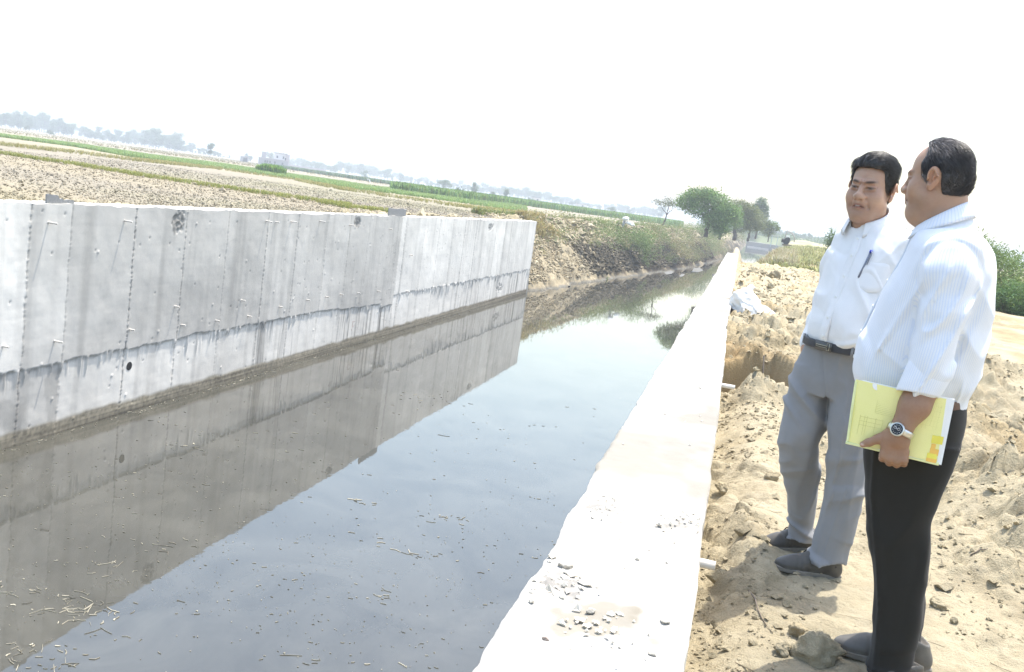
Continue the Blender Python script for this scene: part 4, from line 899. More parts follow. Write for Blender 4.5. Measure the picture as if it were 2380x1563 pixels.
# rocks and clods big enough to point at
CLOD = EARTH
for i, (px, py, wpx, col, lab) in enumerate(((1900, 1498, 104, (.95, .95, .95), 'largest rounded clod beside the striped man\'s shoe'), (1818, 1505, 40, (.9, .9, .9), 'knobbly clod left of the largest clod'), (1852, 1462, 44, (1.0, .98, .95), 'pale clod touching the back of the largest clod'), (1676, 1130, 34, (1.05, 1.03, 1.0), 'pale clod beside the near wall edge level with the trouser knees'), (1793, 1105, 30, (.95, .93, .9), 'clod left of the grey trouser knee'), (2180, 1405, 34, (1., 1., 1.), 'flat clod on the smooth dirt right of the black trousers'), (1905, 1330, 26, (.9, .88, .85), 'tan stone wedged under the nearer grey shoe'), (2352, 1010, 54, (.92, .9, .88), 'broken slab of dirt at the right edge behind the men'), (2300, 1080, 44, (.95, .93, .9), 'round clod in the rough dirt right of the folder'), (1800, 640, 34, (.85, .85, .85), 'grey boulder on the dirt beyond the white sack'), (1770, 632, 20, (.9, .9, .88), 'small round stone left of the grey boulder'), (1790, 664, 20, (1, 1, 1), 'pale stone in front of the grey boulder'), (1745, 633, 26, (.95, .95, .93), 'stone on the dirt near the far end of the wall'))):
    p = on_z(px, py+wpx*.3, ZG); gz = float(zdirt(np.array([p[0]]), np.array([p[1]]))[0]); p = on_z(px, py+wpx*.3, gz); w = wpx/2200*np.linalg.norm(p-CAM)/2
    rock('clod' if i < 9 else 'stone', (p[0], p[1], gz+w*.45), (w, w*.9, w*.82), 60+i, CLOD, lab, 'clod' if i < 9 else 'stone', col, rot=i*40+10, rough=.22)
for i, (px, py, wpx, asp, lab) in enumerate(((1316, 1322, 38, .45, 'angular concrete chunk near the water edge of the wall top'), (1371, 1424, 24, .7, 'round pebble of concrete on the wall top, above the scatter of chips'), (1547, 1447, 28, .4, 'flat chip of concrete near the dirt side of the wall top'), (1266, 1488, 20, .5, 'small brownish fragment near the water edge at the bottom'), (1516, 1524, 18, .6, 'white fragment low on the wall top near the frame bottom'), (1325, 1510, 12, .5, 'tiny dark crumb on the wall top near the bottom'))):
    p = on_z(px, py, ZW); w = wpx/2200*np.linalg.norm(p-CAM)/2
    rock('concrete_chunk', (p[0], p[1], ZW+w*asp*.55), (w, w*.7, w*asp), 90+i, CONC, lab, 'concrete chunk', (.62, .60, .56) if i != 3 else (.42, .36, .33), rot=i*50)
# loose chips on the wall top, loose clods on the dirt and on the field: uncountable
def scatter(name, P, size, mat, g, cols, flat=.75):
    B = np.array([[1, 0, 0], [-1, 0, 0], [0, 1, 0], [0, -1, 0], [0, 0, 1], [0, 0, -1], [.62, .62, .5], [-.62, .6, .5], [.6, -.62, .5], [-.6, -.6, .52]], float)
    T = np.array([[0, 6, 4], [6, 2, 4], [2, 7, 4], [7, 1, 4], [1, 9, 4], [9, 3, 4], [3, 8, 4], [8, 0, 4], [0, 2, 6], [2, 1, 7], [1, 3, 9], [3, 0, 8], [2, 0, 5], [1, 2, 5], [3, 1, 5], [0, 3, 5]])
    n = len(P); a = g.uniform(0, 6.28, n); c, s_ = np.cos(a), np.sin(a); sc = g.uniform(.6, 1.3, (n, 1, 3))*np.asarray(size).reshape(-1, 1, 1)*np.array([1, 1, flat])
    V = B[None]*(1+.28*g.normal(size=(n, 10, 1)))*sc; x = V[..., 0]*c[:, None]-V[..., 1]*s_[:, None]; y = V[..., 0]*s_[:, None]+V[..., 1]*c[:, None]
    V = np.stack([x, y, V[..., 2]], -1)+P[:, None, :]; F = (T[None]+10*np.arange(n)[:, None, None]).reshape(-1, 3)
    return tag(mesh_np(name, V.reshape(-1, 3), F, mat, smooth=False, cols=np.repeat(cols, 10, 0)), kind='stuff')
g = np.random.default_rng(17)
P, sz = [], []
for c0, n, sx_, sy_, s0 in ((pr[0], 70, .06, .07, .0065), (pr[1], 50, .06, .12, .0045), (pr[2], 50, .05, .07, .005), (pr[3], 22, .05, .06, .0075), (pr[4], 16, .09, .10, .005)):
    P.append(np.c_[np.clip(c0[0]+g.normal(size=n)*sx_, -.43, .03), c0[1]+g.normal(size=n)*sy_, np.full(n, ZW+.003)]); sz.append(s0*g.lognormal(0, .5, n))
n = 70; P.append(np.c_[g.uniform(-.43, .03, n), 1.6+9*g.random(n)**1.5, np.full(n, ZW+.002)]); sz.append(.0045*g.lognormal(0, .4, n))
P, sz = np.concatenate(P), np.concatenate(sz); scatter('concrete_chips', P, sz, CONC, g, np.array([1.05, 1.02, .96])*g.uniform(.75, 1.2, (len(P), 1)))
n = 26000; yy = 2.0+13*g.random(n)**1.7; xx = .07+(3.2+.12*yy)*g.random(n)**1.1
sm = np.exp(-((xx-.72)/.42)**2-((yy-3.7)/1.5)**2); kp = (g.random(n) > .96*sm) & (fbm(xx*1.2, yy*1.2, 0, 3, 88)+.35 > 0); xx, yy = xx[kp], yy[kp]
s_ = .0042*g.lognormal(0, .6, len(xx))*(1+.09*yy); zz = zdirt(xx, yy)+s_*.2
scatter('loose_clods', np.c_[xx, yy, zz], s_, EARTH, g, np.array([1.0, 1.0, 1.0])*g.uniform(.85, 1.15, (len(xx), 1)))
n = 5200; yy = 12+27*g.random(n)**1.3; xx = .1+3.6*g.random(n); s_ = .019*g.lognormal(0, .55, n); scatter('loose_clods', np.c_[xx, yy, zdirt(xx, yy)+s_*.2], s_, EARTH, g, np.ones((n, 3))*g.uniform(.8, 1.15, (n, 1)))
n = 14000; yy = 53+90*g.random(n)**1.5; tt_ = .12+.78*g.random(n); xx = xwl(yy)+.5-(tt_*1.12)*(3.6+.8*vn(yy*.12, 0, 0, 6)); zz = -.5+4.45*np.clip(tt_*1.12, 0, 1)**.85+.12
dk = sst(yy+4*vn(xx*.3, yy*.2, 0, 9)+(tt_-.5)*12, 61, 65); s_ = .085*g.lognormal(0, .5, n)*(1-.45*(1-dk)); scatter('bank_clods', np.c_[xx, yy, zz], s_, EARTH, g, (.95-.72*dk*(1-sst(tt_, .45, .65)))[:, None]*np.ones((n, 3))*g.uniform(.6, 1.3, (n, 1)))
n = 42000; yy = 9+50*g.random(n)**1.15; xx = xfield(yy)-.15-26*g.random(n)**1.6; s_ = .017*g.lognormal(0, .5, n)
scatter('field_clods', np.c_[xx, yy, np.full(n, ZF+.03)+s_*.1], s_, FIELD, g, np.array([1.0, 1.0, 1.02])*g.uniform(.8, 1.15, (n, 1)), .7)
n = 260; yy = 27+25*g.random(n); xx = xfield(yy)-.1-1.3*g.random(n)**1.5; s_ = .06*g.lognormal(0, .5, n); scatter('field_clods', np.c_[xx, yy, np.full(n, ZF+.05)], s_, EARTH, g, np.ones((n, 3))*g.uniform(.9, 1.3, (n, 1)))
n = 420; yy = 2.3+14*g.random(n)**1.3; xx = .1+(2.5+.1*yy)*g.random(n); a_ = g.uniform(0, 6.28, n); m = MB()
for i in range(n):
    l_ = .03*g.lognormal(0, .6)*(1+.05*yy[i]); dx, dy = math.cos(a_[i])*l_, math.sin(a_[i])*l_; P_ = np.array([[xx[i]-dx, yy[i]-dy], [xx[i]+g.normal()*.2*l_, yy[i]+g.normal()*.2*l_], [xx[i]+dx, yy[i]+dy]]); zq = zdirt(P_[:, 0], P_[:, 1])+.004
    m.tube(np.c_[P_, zq], .0010+.0012*g.random(), 4, col=np.array([1, 1, 1])*g.uniform(.6, 1.6), caps=False)
tag(m.build('dry_straw', simple('dry straw bits', (.30, .25, .17), .9, .2, 9, tint=True)), kind='stuff')
# twig and leaf litter near the feet
for a_, b2_, c_, lab in (((1738, 1382), (1760, 1425), (1782, 1460), 'thin bent twig lying in the dirt left of the largest clod'), ((2242, 1352), (2262, 1352), (2278, 1358), 'curled dry leaf strip on the dirt right of the black trousers')):
    A, B, C_ = [on_z(q_[0], q_[1], ZG-.02)+np.array([0, 0, .02]) for q_ in (a_, b2_, c_)]
    P = np.array([A, A*.5+B*.5+np.array([.006, 0, .004]), B, (B+C_)/2, C_])
    P[:, 2] = zdirt(P[:, 0], P[:, 1])+.006; m = MB(); m.tube(P-A, [.003, .0035, .003, .0025, .0015], 6); o = m.build('twig', WOOD, None, True); o.location = A; tag(o, lab, 'twig')
q = on_y(1781, 850, 9.9); m = MB(); m.tube([(0, 0, -.45), (.01, 0, -.1), (-.02, .02, .16)], [.014, .012, .008], 6); o = m.build('dead_stick', WOOD, None, True); o.location = (q[0], 10.35, 3.75); tag(o, 'dark root stick standing out of the trench face', 'stick')
# straw and scum floating on the water
STRAW = simple('floating straw', (.34, .32, .26), .8, .25, 5, tint=True)
g = np.random.default_rng(23); P, Ln, An = [], [], []
def add_straw(x, y, l, a): P.append((x, y)); Ln.append(l); An.append(a)
for _ in range(420):
    px, py = g.uniform(0, 1500), g.uniform(900, 1600); p = on_z(px, py, 0)
    if p[0] > XL+.2 and p[0] < -.6: add_straw(p[0], p[1], .028*g.lognormal(0, .6), g.normal()*.5+.15)
for px, py, n, r_ in ((245, 1318, 14, .25), (170, 1425, 26, .22), (200, 1405, 30, .25), (100, 1528, 36, .3), (310, 962, 14, .3), (370, 1262, 10, .25), (890, 1390, 8, .2), (1040, 1205, 16, .25), (830, 1165, 8, .15), (700, 1530, 4, .1), (1020, 930, 20, .6), (580, 870, 10, .5), (440, 1040, 10, .2), (30, 1370, 14, .3), (925, 1275, 12, .25)):
    c0 = on_z(px, py, 0)
    for _ in range(n):
        d = g.normal(size=2)*r_*np.array([1, .5]); add_straw(c0[0]+d[0], c0[1]+d[1], .075*g.lognormal(0, .6), g.uniform(0, 3.14) if n > 12 else g.normal()*.5)
for _ in range(900):
    px, py = g.uniform(0, 1450), g.uniform(1000, 1600); p = on_z(px, py, 0)
    if p[0] > XL+.2 and p[0] < -.6 and vn(p[0]*.7, p[1]*.5, 0, 3) > -.1: add_straw(p[0], p[1], .009*g.lognormal(0, .5), g.uniform(0, 3.14))
for _ in range(260):
    yb_ = 9+34*g.random(); add_straw(XL+.03+.12*g.random()**2, yb_, .05*g.lognormal(0, .7), 1.57+g.normal()*.4)
P, Ln, An = np.array(P), np.clip(np.array(Ln), .008, .45), np.array(An); n = len(P); d = np.c_[np.cos(An), np.sin(An)]; w_ = np.c_[-np.sin(An), np.cos(An)]*(.0012+.0018*g.random((n, 1)))
c_ = g.normal(size=(n, 1))*.07
w_ = w_*np.clip(g.lognormal(0, .5, (n, 1)), .4, 2.6)*np.where(g.random((n, 1)) < .08, 2.6, 1); m1_ = P+np.c_[-np.sin(An), np.cos(An)]*(Ln[:, None]*c_*2.2); e0, e1 = P-d*Ln[:, None]/2, P+d*Ln[:, None]/2
V2 = np.stack([e0-w_, m1_-w_, e1-w_*.6, e1+w_*.6, m1_+w_, e0+w_], 1); z0 = np.full(V2.shape[:2]+(1,), .004)
top = np.concatenate([V2, z0+.004], 2); bot = np.concatenate([V2, z0-.006], 2); V = np.concatenate([top, bot], 1).reshape(-1, 3); b_ = 12*np.arange(n)[:, None]
F4 = np.concatenate([b_+np.array([[0, 1, 4, 5]]), b_+np.array([[1, 2, 3, 4]])]+[b_+np.array([[i, i+6, (i+1) % 6+6, (i+1) % 6]]) for i in range(6)])
tag(mesh_np('floating_straw', V, F4, STRAW, smooth=False, cols=np.repeat(g.uniform(.45, 1.35, (n, 1))*np.array([1, .97, .9]), 12, 0)), kind='stuff')
FOAM = simple('grey scum', (.16, .16, .15), 1.0, .2, 3, 0.0)
for px, py, w, l in ((1620, 628, .5, 6), (1555, 634, .4, 4), (1660, 640, .25, 3), (1585, 640, .2, 3)):
    c0 = on_z(px, py, 0); a_ = np.linspace(0, 2*np.pi, 40, endpoint=False); r_ = 1+.25*fbm(np.cos(a_)*2+px, np.sin(a_)*2, 0, 3, 5)
    V = np.c_[c0[0]+w*r_*np.cos(a_), c0[1]+l*r_*np.sin(a_), np.full(40, .006)]; V = np.vstack([V, [c0[0], c0[1], .012]]); tag(mesh_np('foam', V, np.array([[i, (i+1) % 40, 40] for i in range(40)]), FOAM), kind='stuff')
# ================================================================== PEOPLE
def cloth(name, col, rough=0.85, weave=900, stripe=None, bump=0.08):
    t = NT(name); f = t.noise(35, 3)
    c = t.mix(tuple(x*0.94 for x in col), tuple(min(1, x*1.03) for x in col), f)
    if stripe:
        s_ = t.math('SINE', t.math('MULTIPLY', t.attr('stripe', 2), 2*math.pi/stripe[1]))
        c = t.mix(c, stripe[0], t.math('MULTIPLY', t.ramp(s_, [(0.35, (0, 0, 0)), (0.75, (1, 1, 1))]), 0.85))
    c = t.mix(c, t.attr('tint'), 1.0, 'MULTIPLY')
    t.p(Base_Color=c, Roughness=rough); t.b.inputs['Specular IOR Level'].default_value = 0.15
    t.b.inputs['Sheen Weight'].default_value = 0.08
    t.bump(t.noise(weave, 2), bump, 0.002); return t.m
SKIN = NT('skin')
_sp = SKIN.noise(130, 4, 0.7); _bl = SKIN.noise(22, 3)
_c = SKIN.mix(SKIN.attr('tint'), (0.80, 0.74, 0.70), SKIN.math('MULTIPLY', SKIN.ramp(_sp, [(0.5, (0, 0, 0)), (0.8, (1, 1, 1))]), 0.5), 'MULTIPLY')
_c = SKIN.mix(_c, (0.88, 0.80, 0.78), SKIN.ramp(_bl, [(0.4, (0, 0, 0)), (0.7, (0.7, 0.7, 0.7))]), 'MULTIPLY')
SKIN.p(Base_Color=_c, Roughness=0.48); SKIN.b.inputs['Specular IOR Level'].default_value = 0.4
SKIN.b.inputs['Subsurface Weight'].default_value = 0.12; SKIN.b.inputs['Subsurface Scale'].default_value = 0.008
SKIN.bump(SKIN.noise(420, 3, 0.7), 0.22, 0.0015); SKIN = SKIN.m
HAIR = NT('hair'); HAIR.p(Base_Color=HAIR.attr('tint'), Roughness=0.42); HAIR.b.inputs['Specular IOR Level'].default_value = 0.45; HAIR = HAIR.m
LEATHER = simple('black leather', (0.045, 0.045, 0.045), 0.42, 0.3, 30, 0.5, 0.2, 150, 0.002)
DUSTY = simple('dusty rubber sole', (0.20, 0.18, 0.15), 0.9, 0.3, 40)
STEEL = simple('brushed steel', (0.62, 0.61, 0.58), 0.28, 0.1, 60, metal=1.0)
BUTTON = simple('pearl button', (0.75, 0.75, 0.72), 0.35)

class Man:
    def __init__(s, base, zg, label):
        b = np.array(base, float); s.e2 = b/np.linalg.norm(b); s.e1 = np.array([s.e2[1], -s.e2[0]])
        s.o = np.array([b[0], b[1], zg]); s.ang = math.atan2(s.e1[1], s.e1[0]); s.label = label; s.root = None
    def put(s, o):
        if s.root is None:
            s.root = o; o.location = s.o; o.rotation_euler = (0, 0, s.ang)
        elif o.parent is None: o.parent = s.root
        return o
    def add(s, name, V, Q, mat, parent=None, **k):
        o = mesh_np(name, V, Q, mat, **k); o.parent = parent or s.root; return o
    def world(s, p): p = np.asarray(p, float); return np.array([s.o[0]+p[0]*s.e1[0]+p[1]*s.e2[0], s.o[1]+p[0]*s.e1[1]+p[1]*s.e2[1], s.o[2]+p[2]])

def head(v, o, M, sc, jowl=1.0, nose=1.0, grim=0.0, ear=1.0):
    """adds a head (face towards local -y) at o, rotated by M, scaled by sc=(x, y, z)"""
    sc = np.asarray(sc); o = np.asarray(o); g = sc.mean()
    P = lambda *c: o+M@(np.asarray(c)*sc)
    def E(c, r, k=.012, rot=None, mode='u'): v.ell(P(*c), np.asarray(r)*sc, k*g, M if rot is None else M@rot, mode)
    def C(a, b, ra, rb=None, k=.01, mode='u'): v.cap(P(*a), P(*b), ra*g, None if rb is None else rb*g, k*g, mode)
    E((0, .012, .040), (.075, .097, .082), .01)
    E((0, .045, .005), (.068, .062, .065), .03)
    E((0, -.028, -.03), (.0615, .063, .083), .03)
    E((0, -.046, -.078), (.046, .043, .036), .03)
    E((0, -.02, -.075), (.055*jowl, .055, .042), .03)
    for q in (-1, 1):
        E((q*.043, -.056, -.032), (.027, .028, .032), .025)
        E((q*.052, -.012, -.062), (.022*jowl, .03, .035), .025)
        C((q*.012, -.0885, .024), (q*.038, -.078, .024), .0105, .009, .012)
        E((q*.033, -.094, .003), (.017, .013, .0095), .012, mode='s')
        E((q*.032, -.0765, .002), (.0145, .0135, .0125), .004)
        C((q*.019, -.0875, -.0055), (q*.045, -.078, -.0035), .0035, k=.005)
        C((q*.018, -.0895, .0085), (q*.046, -.079, .0075), .0042, k=.004)
    C((0, -.087, .018), (0, -.108, -.024), .0085, .0115, .012)
    E((0, -.109, -.030), (.0135*nose, .013, .0115), .012)
    for q in (-1, 1):
        E((q*.0135*nose, -.097, -.033), (.0090, .013, .0095), .012)
        E((q*.008*nose, -.104, -.0420), (.0042, .006, .0045), .004, mode='s')
        C((q*.021, -.094, -.036), (q*.034, -.081, -.070), .0018, k=.012, mode='s')
        if grim: C((q*.010, -.096, .0235), (q*.034, -.086, .0275), .0055, k=.008); C((q*.006, -.098, .012), (q*.007, -.096, .03), .0016, k=.006, mode='s')
    E((0, -.085, -.052), (.026, .018, .013), .012)
    C((-.024, -.084, -.0605-.007*grim), (0, -.0985, -.0575), .0042, .0056, .006); C((.024, -.084, -.0605-.007*grim), (0, -.0985, -.0575), .0042, .0056, .006)
    C((-.021, -.085, -.0690-.006*grim), (0, -.0965, -.0705), .0046, .0066, .006); C((.021, -.085, -.0690-.006*grim), (0, -.0965, -.0705), .0046, .0066, .006)
    C((-.022, -.092, -.0645-.0065*grim), (0, -.0955, -.0640), .0022, k=.003, mode='s'); C((.022, -.092, -.0645-.0065*grim), (0, -.0955, -.0640), .0022, k=.003, mode='s')
    E((0, -.077, -.098), (.021, .016, .017), .016)
    E((0, -.044, -.108), (.036*jowl, .034, .02), .03)
    for q in (-1, 1):   # ears
        Re = rotz(q*24)@roty(q*10)
        E((q*.083, .014, .004), (.0085, .0215*ear, .031*ear), .006, Re); E((q*.080, .004, -.025), (.0075, .0125*ear, .014), .006, Re)
        E((q*.092, .011, .007), (.0095, .0130, .0195), .003, Re, 's'); E((q*.0895, .003, -.009), (.0080, .0085, .0105), .003, Re, 's')
        C((q*.089, .014, .031), (q*.091, .031, .004), .0042, k=.004)
        C((q*.087, .012, -.004), (q*.087, .018, .014), .0032, k=.004)

def head_tint(P, o, M, sc, base, grey=False, lips=(0.72, 0.50, 0.50), teeth=False, tilt=0.0, eyeh=.0036, droop=0.0):
    L = ((P-np.asarray(o))@M)/np.asarray(sc); x, y, z = L.T; c = np.tile(np.asarray(base, float), (len(P), 1))
    front = sst(-y, .03, .06); zl = z+droop*x*x
    def mul(w, k): nonlocal c; c = c*(1-w[:, None]+w[:, None]*np.asarray(k))
    mul(front*np.exp(-((np.abs(x)-.033)/.02)**2-((z+.004)/.016)**2), (.70, .66, .66))           # eye hollows
    mul(sst(-y, -.05, .0)*np.exp(-((z+.085)/.032)**2)*sst(-z, .045, .062), (.80, .80, .82))      # shaved beard
    lip = front*sst(-y, .075, .083)*np.exp(-(x/.022)**4)*np.exp(-((zl+.0645)/.0095)**4); mul(lip, lips)
    brow = front*np.exp(-((np.abs(x)-.029)/.0175)**4)*np.exp(-((z-.0255-tilt*(np.abs(x)-.03))/.0050)**2); mul(np.clip(brow*1.15, 0, 1), (.13, .12, .12))
    eye = (y < -.072)*np.exp(-((np.abs(x)-.0325)/.0115)**4-((z-.0022)/eyeh)**4)
    c = c*(1-eye[:, None])+eye[:, None]*np.array([.12, .11, .105])
    iris = (y < -.072)*np.exp(-((np.abs(x)-.0315)/.0052)**4-((z-.0022)/eyeh)**4); c = c*(1-iris[:, None])+iris[:, None]*np.array([.02, .015, .012])
    lash = (y < -.07)*np.exp(-((np.abs(x)-.0325)/.0145)**4-((z-.0062)/.0020)**2); mul(np.clip(lash, 0, 1), (.2, .18, .18))
    slit = (y < -.075)*np.exp(-(x/.021)**4-((zl+.0645)/.0022)**2)
    if teeth: t_ = (y < -.07)*np.exp(-(x/.0105)**4-((z+.0640)/.0018)**2); mul(slit, (.35, .3, .3)); c = c*(1-t_[:, None])+t_[:, None]*np.array([.34, .31, .28])
    else: mul(slit, (.35, .3, .3))
    mul(np.exp(-((np.abs(x)-.082)/.012)**2-((y-.01)/.02)**2-(z/.035)**2), (1.06, .92, .88))      # ears
    return c

def hair_mesh(man, o, M, sc, allow, lift, mats, seed, comb, n_str, cap_col, str_col, slen=(.02, .04), amp=.004, stick=.004):
    sc = np.asarray(sc); o = np.asarray(o); h = 0.0023
    r = 0.16; ax = lambda c: np.arange(c-r, c+r, h)
    v = Vol(ax(o[0]), ax(o[1]), ax(o[2]))
    x, y, z = np.meshgrid(v.x, v.y, v.z, indexing='ij', sparse=True)
    a, b, c = x-o[0], y-o[1], z-o[2]
    lx = (M[0, 0]*a+M[1, 0]*b+M[2, 0]*c)/sc[0]; ly = (M[0, 1]*a+M[1, 1]*b+M[2, 1]*c)/sc[1]; lz = (M[0, 2]*a+M[1, 2]*b+M[2, 2]*c)/sc[2]
    def el(cx, cy, cz, rx, ry, rz):
        k0 = np.sqrt(((lx-cx)/rx)**2+((ly-cy)/ry)**2+((lz-cz)/rz)**2); k1 = np.sqrt(((lx-cx)/rx**2)**2+((ly-cy)/ry**2)**2+((lz-cz)/rz**2)**2)+1e-9
        return k0*(k0-1)/k1
    d = np.minimum(el(0, .012, .040, .075, .097, .082), el(0, .045, .005, .068, .062, .065))
    d = d-lift(lx, ly, lz); g = allow(lx, ly, lz)
    v.F = (np.maximum(d, g)*sc.mean()).astype(np.float32)
    def nz_(x_, y_, z_):
        q = (np.stack([x_, y_, z_], -1)-o)@M
        return amp*(fbm(q[:, 0]*90, q[:, 1]*22, q[:, 2]*40, 3, seed))
    v.disp(nz_); V, Q = v.nets(1)
    L = ((V-o)@M)/sc
    t_ = np.clip(1+0.35*fbm(L[:, 0]*160, L[:, 1]*25, L[:, 2]*60, 2, seed+3), .3, 2)
    cap = man.add('hair', V, Q, HAIR, cols=cap_col(L)*t_[:, None])
    # strands laid over the cap
    g_ = np.random.default_rng(seed); sel = g_.choice(len(V), n_str); mb_v, mb_f, mb_c = [], [], []
    cen = np.array([0, .018, .028])
    Pp = L[sel]; nrm = Pp-cen; nrm = nrm/np.array([.075, .097, .082])**2; nrm /= np.linalg.norm(nrm, axis=1)[:, None]
    ok = (allow(Pp[:, 0]*1.0, Pp[:, 1], Pp[:, 2]) < 0.004); Pp, nrm = Pp[ok], nrm[ok]; n = len(Pp)
    ln = g_.uniform(slen[0], slen[1], n); ofs = g_.uniform(-.002, stick, n); wild = g_.normal(size=(n, 3))*.22
    steps = 5; pts = [Pp+nrm*ofs[:, None]*.3]; cur = Pp.copy()
    rad0 = np.linalg.norm((Pp-cen)/np.array([.075, .097, .082]), axis=1)
    for k in range(1, steps):
        dr = comb(cur)+wild; dr -= nrm*(dr*nrm).sum(1)[:, None]; dr /= np.linalg.norm(dr, axis=1)[:, None]+1e-9
        cur = cur+dr*(ln/(steps-1))[:, None]
        q = (cur-cen)/np.array([.075, .097, .082]); q = q/np.linalg.norm(q, axis=1)[:, None]*rad0[:, None]; cur = q*np.array([.075, .097, .082])+cen
        nrm = (cur-cen)/np.array([.075, .097, .082])**2; nrm /= np.linalg.norm(nrm, axis=1)[:, None]
        pts.append(cur+nrm*(ofs*(k/(steps-1))**.8)[:, None])
    A = np.stack(pts, 1)
    wd = .00050*g_.uniform(.6, 1.4, n)
    tg = np.gradient(A, axis=1); sd = np.cross(tg, nrm[:, None, :]); sd /= np.linalg.norm(sd, axis=2)[..., None]+1e-9
    tp = np.array([1, 1, .9, .7, .15])[None, :, None]*wd[:, None, None]
    up = np.repeat(nrm[:, None, :], steps, 1)
    T = np.stack([A-sd*tp, A+sd*tp, A+up*tp*1.2], 2)      # (n, steps, 3, 3)
    Vs = (o+(T.reshape(-1, 3)*sc)@M.T)
    base = (np.arange(n)*steps*3)[:, None, None]; k = np.arange(steps-1)[None, :, None]*3; j = np.array([[0, 1], [1, 2], [2, 0]])
    q0 = (base+k+j[None, None, :, 0].reshape(1, 1, 3)); q1 = (base+k+j[:, 1].reshape(1, 1, 3))
    F = np.stack([q0, q1, q1+3, q0+3], -1).reshape(-1, 4)
    cc = np.repeat(str_col(Pp, g_), steps*3, 0)
    man.add('hair_strands', Vs, F, HAIR, parent=cap, cols=cc)
    return cap

def collar(man, parent, cen, rx, ry, zt, front_deg, gap, mat, leaf=0.042, tip=0.014, flare=0.02, stripe_r=None, band=0.034):
    """folded shirt collar; zt(phi) top line, phi = 0 at the front"""
    n = 60; ph = np.linspace(gap, 2*np.pi-gap, n); a = R(front_deg)+ph
    fr = np.clip(np.cos(ph), 0, 1)**3
    rows = []
    def ring(dr, z): return np.stack([cen[0]+(rx+dr)*np.cos(a), cen[1]+(ry+dr)*np.sin(a), z], -1)
    z = zt(ph)
    rows += [ring(-.003+0*z, z-band), ring(-.002+0*z, z-band*.4), ring(0*z, z-.003), ring(.004+0*z, z+.001), ring(.008+0*z, z-.004)]
    for k in (0.35, 0.7, 1.0):
        rows.append(ring(.008+flare*k*(1-.25*fr), z-(leaf+tip*fr)*k))
    rows.append(ring(.008+flare*.8*(1-.25*fr)-.004, z-(leaf+tip*fr)*.93))
    V = np.stack(rows, 0); m = len(rows)
    # leaf corners: pull the free front ends forward into a point
    at = {'stripe': np.tile(np.stack([rows[0][:, 0]*0]*1)[0], m)}
    s_ = np.concatenate([(ph*rx if k < 0 else ph*(stripe_r or rx)) for k in range(m)]); at = {'stripe': s_}
    return man.add('collar', V.reshape(-1, 3), grid_faces(m, n), mat, parent=parent, cols=np.ones((m*n, 3)), attrs=at)

def ringband(tab_fn, z0, z1, out, n=96, thick=0.004, arc=(0, 2*np.pi)):
    """belt-like strip round a section: tab_fn(phi, z) -> xy ; returns V, F"""
    ph = np.linspace(arc[0], arc[1], n); rows = []
    for dz, do in ((0, 0), (0, thick), (.15, thick*1.2), (.85, thick*1.2), (1, thick), (1, 0)):
        z = z0+(z1-z0)*dz; rows.append(tab_fn(ph, z, out+do))
    V = np.stack(rows, 0); return V.reshape(-1, 3), grid_faces(len(rows), n)

